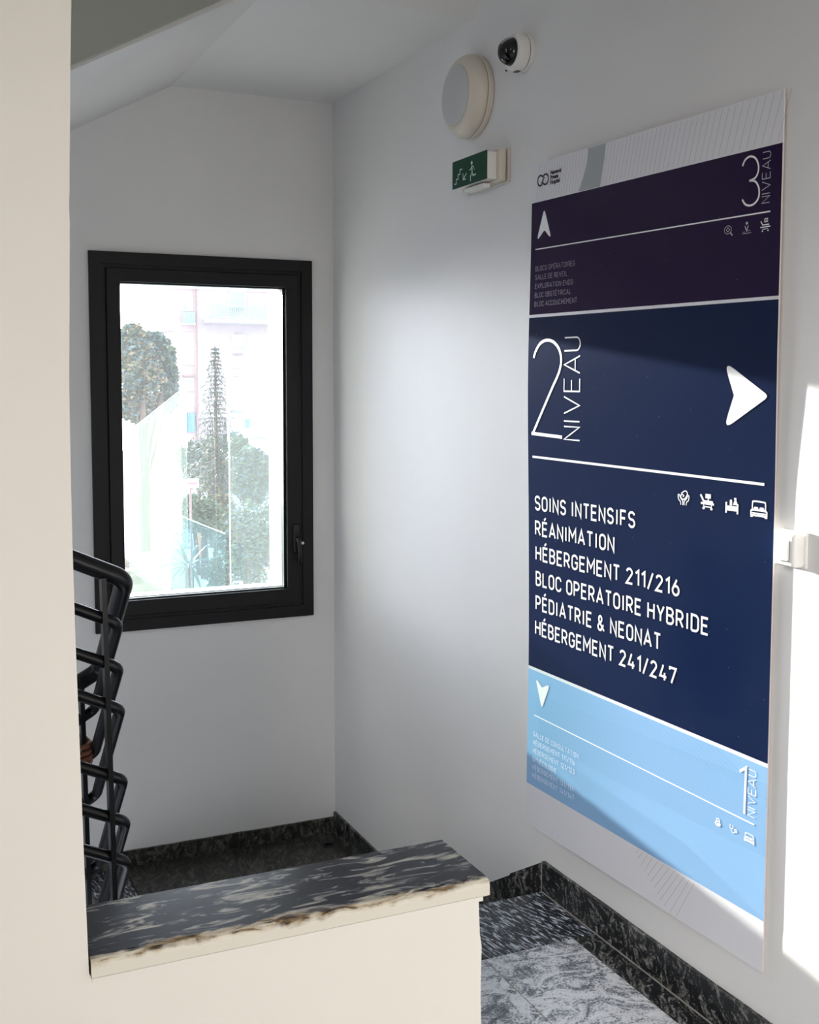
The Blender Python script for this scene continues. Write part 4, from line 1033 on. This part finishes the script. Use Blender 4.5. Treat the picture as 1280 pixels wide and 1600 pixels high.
for sx, sy, sz in ((px-0.02, py-0.10, GZ), (px+0.20, py+0.10, GZ+0.161)):
    box('shoe', M['shoe'], sx-0.08, sx+0.17, sy-0.045, sy+0.045, sz+0.001, sz+0.085, per, bevel=0.03, seg=3)
# head with face, ears, hair; looking up the stairs (+X)
hc = Vector((px+0.06, py-0.01, GZ+1.65))
def blob(name, mat, c, r, par, seg=24, fn=None):
    bm = bmesh.new(); bmesh.ops.create_uvsphere(bm, u_segments=seg, v_segments=seg//2+4, radius=1)
    for v in bm.verts:
        p = v.co.copy()
        if fn: p = fn(p)
        v.co = Vector((c[0]+p.x*r[0], c[1]+p.y*r[1], c[2]+p.z*r[2]))
    me = bpy.data.meshes.new(name); bm.to_mesh(me); bm.free(); o = link(name, me, mat, None, True); adopt(o, par); return o
def headf(p):
    q = p.copy()
    if p.z < 0: q.x *= 1-0.15*abs(p.z); q.y *= 1-0.28*abs(p.z)
    if p.x > 0.6 and abs(p.y) < 0.28 and -0.35 < p.z < 0.15: q.x += 0.22*(1-abs(p.y)/0.28)*(1-abs(p.z+0.12)/0.28 if abs(p.z+0.12) < 0.28 else 0)
    return q
hd_ = blob('head', M['skin'], hc, (0.098, 0.078, 0.122), per, 32, headf)
blob('hair', M['hairm'], hc+Vector((-0.018, 0, 0.022)), (0.098, 0.084, 0.114), per, 24, lambda p: Vector((p.x*(1 if p.z > -0.2 else 0.85), p.y, p.z)) if p.x < 0.55 or p.z > 0.55 else Vector((p.x*0.7, p.y*0.9, p.z)))
for s in (-1, 1):
    blob('ear', M['skin'], hc+Vector((0.0, s*0.080, -0.008)), (0.016, 0.008, 0.030), per, 12)
    blob('eye', M['print_white'], hc+Vector((0.083, s*0.031, 0.008)), (0.010, 0.013, 0.009), per, 12)
blob('mouth', M['nail'], hc+Vector((0.082, 0, -0.062)), (0.010, 0.024, 0.007), per, 12)
# hand: palm behind the post, fingers wrapping its near face
def hand():
    K = [(wr_, 0.026), ((0.462, 3.572, 0.488), (0.034, 0.018)), ((0.486, 3.552, 0.495), (0.036, 0.016))]
    E_ = [(0, 1), (1, 2)]
    hb = skin_mesh('hand', K, E_, M['skin'], 0, 2, per)
    hz_ = [0.520, 0.500, 0.481, 0.464]
    ln = [1.0, 1.08, 1.0, 0.82]
    for i in range(4):
        z = hz_[i]; L = ln[i]
        # knuckle beyond the post, middle joints on its right side, tips curling back to the left on the near face
        pts = [(0.497, 3.545, z+0.004), (0.522, 3.520, z+0.004), (0.531, 3.478, z+0.001), (0.520, 3.458, z-0.004), (0.507-0.010*L, 3.455, z-0.009)]
        rr = [0.0095, 0.0098, 0.0092, 0.0088, 0.0070]
        skin_mesh('finger', [(p, r) for p, r in zip(pts, rr)], [(k, k+1) for k in range(4)], M['skin'], 0, 2, per)
        blob('fingernail', M['nail'], (0.507-0.012*L, 3.4475, z-0.009), (0.0055, 0.0022, 0.0048), per, 10)
    # thumb from the side of the palm, closing on the near face from the left
    pts = [(0.470, 3.560, 0.512), (0.478, 3.520, 0.530), (0.484, 3.478, 0.538), (0.496, 3.462, 0.530)]
    skin_mesh('thumb', [(p, r) for p, r in zip(pts, [0.012, 0.0115, 0.0105, 0.008])], [(0, 1), (1, 2), (2, 3)], M['skin'], 0, 2, per)
hand()

# ------------------------------------------------------------------ outdoors
def view_dir(u, v):
    d = RT*((u-640-PX)/FPX) + UP*(-(v-800-PY)/FPX) + FW
    return d
def at(u, v, Y):
    d = view_dir(u, v); p = CAM + d*(Y/d.y); return p
GR = -7.0
M['facade'] = plain('pink_brick', (0.44, 0.335, 0.32), 0.9, var=0.06, vscale=1.5)
M['facade2'] = plain('pale_pink_render', (0.47, 0.40, 0.39), 0.9, var=0.04, vscale=1)
M['white_trim'] = plain('white_render', (0.60, 0.61, 0.62), 0.8)
M['shutter'] = plain('white_shutter', (0.58, 0.60, 0.62), 0.6)
M['glass_far'] = plain('far_window_glass', (0.30, 0.40, 0.45), 0.15)
M['green_rail'] = plain('green_railing_paint', (0.30, 0.52, 0.47), 0.6)
M['pipe'] = plain('red_brown_pipe', (0.30, 0.18, 0.16), 0.6)
M['far_blue'] = plain('blue_panel', (0.08, 0.22, 0.60), 0.5)
M['pale_blue'] = plain('pale_blue_front', (0.45, 0.55, 0.72), 0.6)
M['asphalt'] = plain('pale_paving', (0.38, 0.40, 0.47), 1.0, spec=0.0, var=0.08, vscale=0.5)
M['leaf'] = [plain('leaf_dark', (0.045, 0.085, 0.05), 0.6), plain('leaf_mid', (0.08, 0.13, 0.06), 0.6), plain('leaf_warm', (0.20, 0.16, 0.08), 0.6), plain('leaf_blue', (0.07, 0.13, 0.13), 0.6)]
M['bark'] = plain('bark', (0.10, 0.07, 0.05), 0.9)
M['roof'] = plain('weathered_ledge', (0.14, 0.125, 0.105), 1.0, spec=0.0, var=0.4, vscale=9)
gnd = struct(box('ground', M['asphalt'], -60, 90, BY+1.5, 140, GR-0.3, GR))
# facade
YF = 68.0
def fx(u, v): p = at(u, v, YF); return p.x, p.z
def fbox(name, mat, u0, v0, u1, v1, d0, d1, par):
    """rectangle on the facade, standing d0..d1 in front of it"""
    a = at(u0, v0, YF); b = at(u1, v1, YF)
    return box(name, mat, min(a.x, b.x), max(a.x, b.x), YF-d1, YF-d0, min(a.z, b.z), max(a.z, b.z), par)
ap = empty('apartment_building', 'pale pink brick apartment block with white balconies and green railings seen through the window', 'building', (fx(350, 600)[0], YF, GR))
X = lambda u: fx(u, 600)[0]
Zf = lambda v: fx(330, v)[1]
box('wall', M['facade'], X(265), X(308), YF, YF+9, Zf(518), Zf(330), ap)
box('wall', M['facade'], X(272), X(308), YF+0.05, YF+9, GR, Zf(518), ap)
box('wall', M['facade2'], X(308), X(560), YF+0.3, YF+10, GR, Zf(330), ap)
tube('drain_pipe', M['pipe'], [(X(306.5), YF-0.15, GR), (X(306.5), YF-0.15, Zf(340))], 0.07, ap, seg=8)
def far_window(u0, v0, u1, v1, dark=None):
    f = fbox('window', M['shutter'], u0, v0, u1, v1, -0.3, 0.06, ap)
    a = at(u0+1.2, v0+1.2, YF); b = at(u1-1.2, v1-1.2, YF)
    if dark:
        a = at(dark[0], dark[1], YF); b = at(dark[2], dark[3], YF)
    p = box('pane', M['glass_far'], min(a.x, b.x), max(a.x, b.x), YF-0.075, YF-0.06, min(a.z, b.z), max(a.z, b.z))
    p.parent = f; return f
far_window(284, 464, 302, 486, (287, 470, 290, 484)); far_window(281, 520, 303, 546, (295.5, 521, 301.5, 546)); fbox('panel', M['white_trim'], 281, 546, 303, 570, -0.2, 0.1, ap)
far_window(286, 590, 303, 611, (288, 592, 301, 610)); far_window(287, 614, 303, 634, (292, 616, 301, 632)); far_window(282, 420, 303, 446)
fbox('lintel', M['pipe'], 285, 586.5, 303, 588.5, -0.1, 0.3, ap)
fbox('blue_sign_panel', M['far_blue'], 292, 645, 303, 675, -0.1, 0.3, ap)
def railing(u0, v0, u1, v1, n, dep):
    fbox('balcony_rail', M['green_rail'], u0, v0, u1, v0+1.2, dep, dep+0.05, ap)
    fbox('balcony_rail', M['green_rail'], u0, v1-1.2, u1, v1, dep, dep+0.05, ap)
    a = at(u0, v0, YF); b = at(u1, v1, YF)
    for i in range(n+1):
        x = a.x+(b.x-a.x)*i/n
        bb = box('baluster', M['green_rail'], x-0.022, x+0.022, YF-dep-0.05, YF-dep, b.z, a.z); adopt(bb, ap)
railing(284, 487, 302, 505, 9, 0.35); fbox('balcony', M['white_trim'], 283, 505, 303, 508, -0.1, 0.45, ap)
railing(320, 480, 470, 499, 48, 1.3); fbox('balcony', M['white_trim'], 319, 499.5, 472, 508, -0.4, 1.4, ap)
far_window(359, 455, 384, 481); far_window(365, 523, 383, 552, (367, 541, 381, 547)); fbox('panel', M['white_trim'], 362, 557, 384, 575, -0.4, 0.05, ap)
far_window(365, 590, 384, 616, (368, 611, 380, 614)); fbox('panel', M['white_trim'], 362, 624, 384, 641, -0.4, 0.05, ap)
far_window(430, 523, 450, 552); far_window(430, 590, 450, 616); fbox('brick_band', M['facade'], 362, 575, 384, 588, -0.4, -0.22, ap)
fbox('brick_band', M['facade'], 385, 455, 470, 479, -0.4, -0.25, ap)
fbox('shop_front', M['pale_blue'], 356, 650, 480, 681, -0.4, 0.25, ap); fbox('shop_window', M['far_blue'], 381, 655, 388, 668, 0.2, 0.3, ap); fbox('shop_window', M['white_trim'], 389, 655, 396, 672, 0.2, 0.3, ap)
fbox('floor_band', M['white_trim'], 308, 648, 480, 650, -0.4, 0.35, ap)
# low house behind the trees on the left
p = at(262, 530, 85)
hs_ = empty('far_house', 'small pale house half hidden behind the trees left of the apartment block', 'house', (p.x, 85, GR))
a = at(248, 525, 85); b = at(285, 525, 85)
box('wall', M['white_trim'], a.x, b.x, 85, 92, GR, a.z, hs_); box('roof', M['facade'], a.x-0.3, b.x+0.3, 84.6, 92.4, a.z, a.z+0.35, hs_)
a = at(268, 536, 85); b = at(271, 545, 85); box('window', M['glass_far'], a.x, b.x, 84.93, 84.99, b.z, a.z, hs_)
# foliage
def leaves(name, blobs, n, size, mats, par, flat=0.5, seed=0):
    rnd = random.Random(seed); vs = []; fs = []; mi = []
    tot = sum(b[1][0]*b[1][2] for b in blobs)
    for c, r, mk in blobs:
        k = int(n*r[0]*r[2]/tot)
        for _ in range(k):
            d = Vector((rnd.gauss(0, 1), rnd.gauss(0, 1), rnd.gauss(0, 1))).normalized()*(rnd.random()**0.45)
            lump = 1+0.28*noise.noise(d*2.3+Vector(c))
            p = Vector((c[0]+d.x*r[0]*lump, c[1]+d.y*r[1]*lump, c[2]+d.z*r[2]*lump))
            a = Vector((rnd.gauss(0, 1), rnd.gauss(0, 1), rnd.gauss(0, flat))).normalized()
            b = a.cross(Vector((rnd.gauss(0, 1), rnd.gauss(0, 1), rnd.gauss(0, 1)))).normalized()
            s = size*rnd.uniform(0.6, 1.3); i = len(vs)
            vs += [p-a*s, p+b*s*0.45, p+a*s, p-b*s*0.45]; fs.append((i, i+1, i+2, i+3)); mi.append(rnd.choice(mk))
    me = bpy.data.meshes.new(name); me.from_pydata([tuple(v) for v in vs], [], fs); me.update()
    for q in M['leaf']: me.materials.append(q)
    for pl_, q in zip(me.polygons, mi): pl_.material_index = q
    o = bpy.data.objects.new(name, me); COL.objects.link(o); adopt(o, par); o['kind'] = 'stuff'; return o
def tree(name, label, cat, blobs, Y, n, size, seed):
    """blobs: (u, v, ru, rv, material choices) in the view at depth Y; each becomes a round volume"""
    B_ = []
    for k_, (u, v, ru, rv, mk) in enumerate(blobs):
        yy = Y+(k_ % 3-1)*0.3*ru/12
        c = at(u, v, yy); sc = (at(u+1, v, yy)-c).length
        B_.append((tuple(c), (ru*sc, ru*sc, rv*sc), mk))
    bx_, by_ = B_[0][0][0], B_[0][0][1]
    t = empty(name, label, cat, (bx_, by_, GR))
    leaves('foliage', B_, int(n*2.6), size*0.55, None, t, seed=seed)
    top = max(b[0][2] for b in B_)
    tube('trunk', M['bark'], [(bx_, by_, GR), (bx_+0.05, by_, (GR+top)/2), (bx_, by_, top)], 0.2, t, seg=8, radii=[0.22, 0.16, 0.05])
    for q in B_[1:]:
        tube('branch', M['bark'], [(bx_, by_, (GR+q[0][2])/2+0.5), tuple(q[0])], 0.05, t, seg=6)
    return t
tree('leafy_tree', 'tall blue-green tree filling the upper left of the window view', 'tree',
     [(222, 580, 34, 50, [0, 3, 2]), (205, 540, 24, 36, [1, 2, 3]), (240, 545, 26, 26, [0, 3]), (258, 580, 18, 34, [0, 0, 3]), (215, 630, 36, 34, [0, 2, 3]), (264, 612, 14, 34, [0, 3]), (262, 560, 12, 22, [0, 1])], 42, 5200, 0.22, 1)
tree('yellowing_tree', 'olive tree behind the blue-green one with a yellowish top', 'tree', [(222, 530, 16, 14, [1, 2]), (180, 560, 30, 45, [1, 2, 0])], 55, 1500, 0.25, 2)
tree('round_tree', 'dark round tree in front of the pink block, below the slender conifer', 'tree',
     [(328, 728, 40, 44, [0, 1, 3]), (350, 745, 30, 28, [2, 1, 0]), (300, 715, 22, 26, [0, 0, 1]), (362, 700, 20, 24, [0, 3])], 34, 4200, 0.15, 3)
tree('grey_green_tree', 'soft grey-green tree behind the right glass screen', 'tree',
     [(392, 745, 30, 44, [1, 3, 0]), (408, 735, 18, 26, [3, 3, 0]), (375, 710, 18, 26, [1, 0])], 26, 3000, 0.14, 4)
tree('leafy_bush', 'bright green bush above the slanting teal glass edge', 'bush',
     [(318, 805, 30, 30, [1, 1, 0]), (345, 800, 24, 30, [1, 2]), (300, 795, 16, 24, [0, 1])], 24, 2800, 0.10, 5)
tree('tall_hedge', 'loose green hedge low behind the right glass screen', 'hedge',
     [(385, 850, 44, 62, [1, 3, 0]), (345, 900, 22, 34, [0, 1]), (410, 830, 24, 44, [1, 3])], 18, 3600, 0.08, 6)
# slender conifer with drooping tiers
def conifer():
    Y = 30.0; top = at(336, 541, Y); base_z = GR
    t = empty('conifer', 'slender conifer with drooping tiers in front of the pink apartment block', 'tree', (top.x, Y, GR))
    tube('trunk', M['bark'], [(top.x, Y, GR), (top.x, Y, (GR+top.z)/2), (top.x, Y, top.z)], 0.1, t, seg=8, radii=[0.16, 0.09, 0.012])
    rnd = random.Random(5); vs = []; fs = []; mi = []
    z = top.z-0.05; k = 0
    while z > top.z-5.6:
        dep = top.z-z; R = 0.10+0.235*dep; nb = 13
        for b in range(nb):
            a = 2*pi*b/nb+k*0.7+rnd.uniform(-.2, .2); L = R*rnd.uniform(0.55, 1.2)
            dirv = Vector((cos(a), sin(a), 0))
            m_ = max(4, int(L*16))
            for q in range(m_):
                f = (q+0.5)/m_; p = Vector((top.x, Y, z))+dirv*L*f+Vector((0, 0, 0.10*L*math.sin(f*3)-0.22*L*f*f*1.3))
                for s_ in range(2):
                    d2 = (dirv*0.6+Vector((rnd.gauss(0, .7), rnd.gauss(0, .7), -0.35))).normalized()
                    wv = d2.cross(Vector((0, 0, 1))).normalized()*0.018; l2 = 0.13*(1-f*0.3)
                    i = len(vs); vs += [p-wv, p+wv, p+d2*l2+wv*0.3, p+d2*l2-wv*0.3]; fs.append((i, i+1, i+2, i+3)); mi.append(rnd.choice([0, 0, 3, 2]))
        z -= 0.10+0.008*dep; k += 1
    me = bpy.data.meshes.new('foliage'); me.from_pydata([tuple(v) for v in vs], [], fs); me.update()
    for q in M['leaf']: me.materials.append(q)
    for pl_, q in zip(me.polygons, mi): pl_.material_index = q
    o = bpy.data.objects.new('foliage', me); COL.objects.link(o); adopt(o, t); o['kind'] = 'stuff'
conifer()
# palm-like plant
def palm(label, u, v, Y, nf, L, seed):
    c = at(u, v, Y); t = empty('palm_plant', label, 'palm', (c.x, Y, GR))
    tube('trunk', M['bark'], [(c.x, Y, GR), (c.x, Y, c.z)], 0.09, t, seg=8)
    rnd = random.Random(seed)
    for i in range(nf):
        a = 2*pi*i/nf+rnd.uniform(-.2, .2); el_ = rnd.uniform(0.0, 1.2)
        vs = []; fs = []
        n = 8
        for k in range(n+1):
            f = k/n; r = L*f; p = Vector((c.x+cos(a)*cos(el_)*r, Y+sin(a)*cos(el_)*r, c.z+sin(el_)*r-0.5*L*f*f*cos(el_)))
            sdv = Vector((-sin(a), cos(a), 0))*0.055*L*math.sin(pi*(0.08+0.9*f))
            vs += [p-sdv, p+Vector((0, 0, 0.012)), p+sdv]
        for k in range(n):
            fs += [(3*k, 3*k+1, 3*k+4, 3*k+3), (3*k+1, 3*k+2, 3*k+5, 3*k+4)]
        mesh('frond', vs, fs, M['leaf'][i % 2 if i % 3 else 3], t)
palm('spiky palm-like plant low between the two glass screens', 296, 886, 22, 22, 0.75, 1)
# white shop board in the street, seen past the left screen
a = at(253, 750, 21); b = at(311, 762, 21)
sb_ = empty('street_board', 'narrow white sign board with a faint red strip beyond the glass screens', 'sign board', (a.x, 21, GR))
box('board', M['white_trim'], a.x, b.x, 21, 21.05, b.z, a.z, sb_)
c = at(294, 754.0, 21); d_ = at(308, 756.2, 21)
o = box('red_strip', plain('faded_red', (0.65, 0.16, 0.25), 0.6), c.x, d_.x, 20.99, 21, d_.z, c.z, sb_)
for xx in (a.x+0.15, b.x-0.15): tube('pole', M['pipe'], [(xx, 21.03, GR), (xx, 21.03, b.z)], 0.02, sb_, seg=8)
# low garage row under the trees
a = at(285, 764, 50); b = at(430, 764, 50)
ga = empty('garage_row', 'low garage row with bluish doors under the round tree', 'garage', ((a.x+b.x)/2, 50, GR))
box('wall', M['white_trim'], a.x, b.x, 50.1, 54, GR, a.z, ga)
n = 6
for i in range(n):
    x0 = a.x+(b.x-a.x)*(i+0.1)/n; x1 = a.x+(b.x-a.x)*(i+0.9)/n
    box('door', M['glass_far'] if i == 0 else M['pale_blue'], x0, x1, 50.02, 50.1, GR, a.z-0.35, ga)
# traffic cone on the paving
c = at(312, 867, 26)
def cone(c):
    t = empty('traffic_cone', 'small orange cone on the pale paving behind the teal glass', 'cone', (c.x, c.y, c.z))
    vs = []; fs = []; n = 14
    for r, z in ((0.13, 0.03), (0.03, 0.62)):
        vs += [(c.x+r*cos(2*pi*k/n), c.y+r*sin(2*pi*k/n), c.z+z) for k in range(n)]
    fs = [(k, (k+1) % n, n+(k+1) % n, n+k) for k in range(n)]+[tuple(range(n)), tuple(range(n, 2*n))]
    og = plain('orange_plastic', (0.75, 0.22, 0.08), 0.5)
    mesh('body', vs, fs, og, t); box('base', og, c.x-0.17, c.x+0.17, c.y-0.17, c.y+0.17, c.z, c.z+0.03, t)
# garden terrace carrying the cone and palm
tz = at(312, 872, 26).z
cone(Vector((at(312, 872, 26).x, 26, tz)))
ter = struct(box('ground_terrace', M['asphalt'], -12, 22, 12.0, 27.5, GR, tz-0.001))
# neighbouring ledge at the foot of the window view
lz = 0.20
led = struct(prism('roof_ledge', M['roof'], [(0.2, 5.2), (1.60, 5.2), (1.655, 7.5), (1.69, 9.4), (0.2, 9.4)], 'z', lz-0.5, lz))
le2 = box('ledge_edge', M['white_trim'], 1.20, 1.24, 5.2, 9.4, lz, lz+0.02); le2.parent = led
YG = 7.0
gl_led = struct(box('glass_ledge', M['white_trim'], 1.70, 2.9, YG-0.12, YG+0.12, 0.05, 0.24))
def gx(u): return at(u, 800, YG).x
def gz(u, v): return at(u, v, YG).z
s1 = prism('glass_screen', M['frosted'], [(gx(201), 0.22), (gx(293), 0.22), (gx(293), gz(293, 603)), (gx(201), gz(201, 676))], 'y', YG, YG+0.010)
tag(s1, 'hazy greenish glass screen with a slanting top, left of the gap', 'glass screen', 'glass screens outside the window')
s2_ = prism('glass_screen', M['clearish'], [(gx(360), 0.22), (gx(470), 0.22), (gx(470), gz(470, 520)), (gx(356), gz(356, 575))], 'y', YG, YG+0.010)
tag(s2_, 'clearer upright glass screen right of the gap', 'glass screen', 'glass screens outside the window')
s3 = prism('glass_balustrade', M['teal'], [(gx(285), 0.22), (gx(372), 0.22), (gx(372), gz(372, 844)), (gx(285), gz(285, 809))], 'y', YG+0.3, YG+0.31)
tag(s3, 'low teal glass panel with a slanting edge in the gap between the screens', 'glass panel')
ed = prism('panel_edge', M['white_trim'], [(gx(285), gz(285, 809)), (gx(372), gz(372, 844)), (gx(372), gz(372, 844)+0.006), (gx(285), gz(285, 809)+0.006)], 'y', YG+0.298, YG+0.312); ed.parent = s3
ed = box('screen_edge', M['white_trim'], gx(360)-0.004, gx(360), YG-0.001, YG+0.011, 0.24, gz(358, 575)); ed.parent = s2_
# bracket clamps of the left screen
cl_ = box('clamp', M['steel'], gx(293)-0.02, gx(293)+0.006, YG-0.012, YG+0.022, gz(293, 700), gz(293, 683), bevel=0.004); cl_.parent = s1
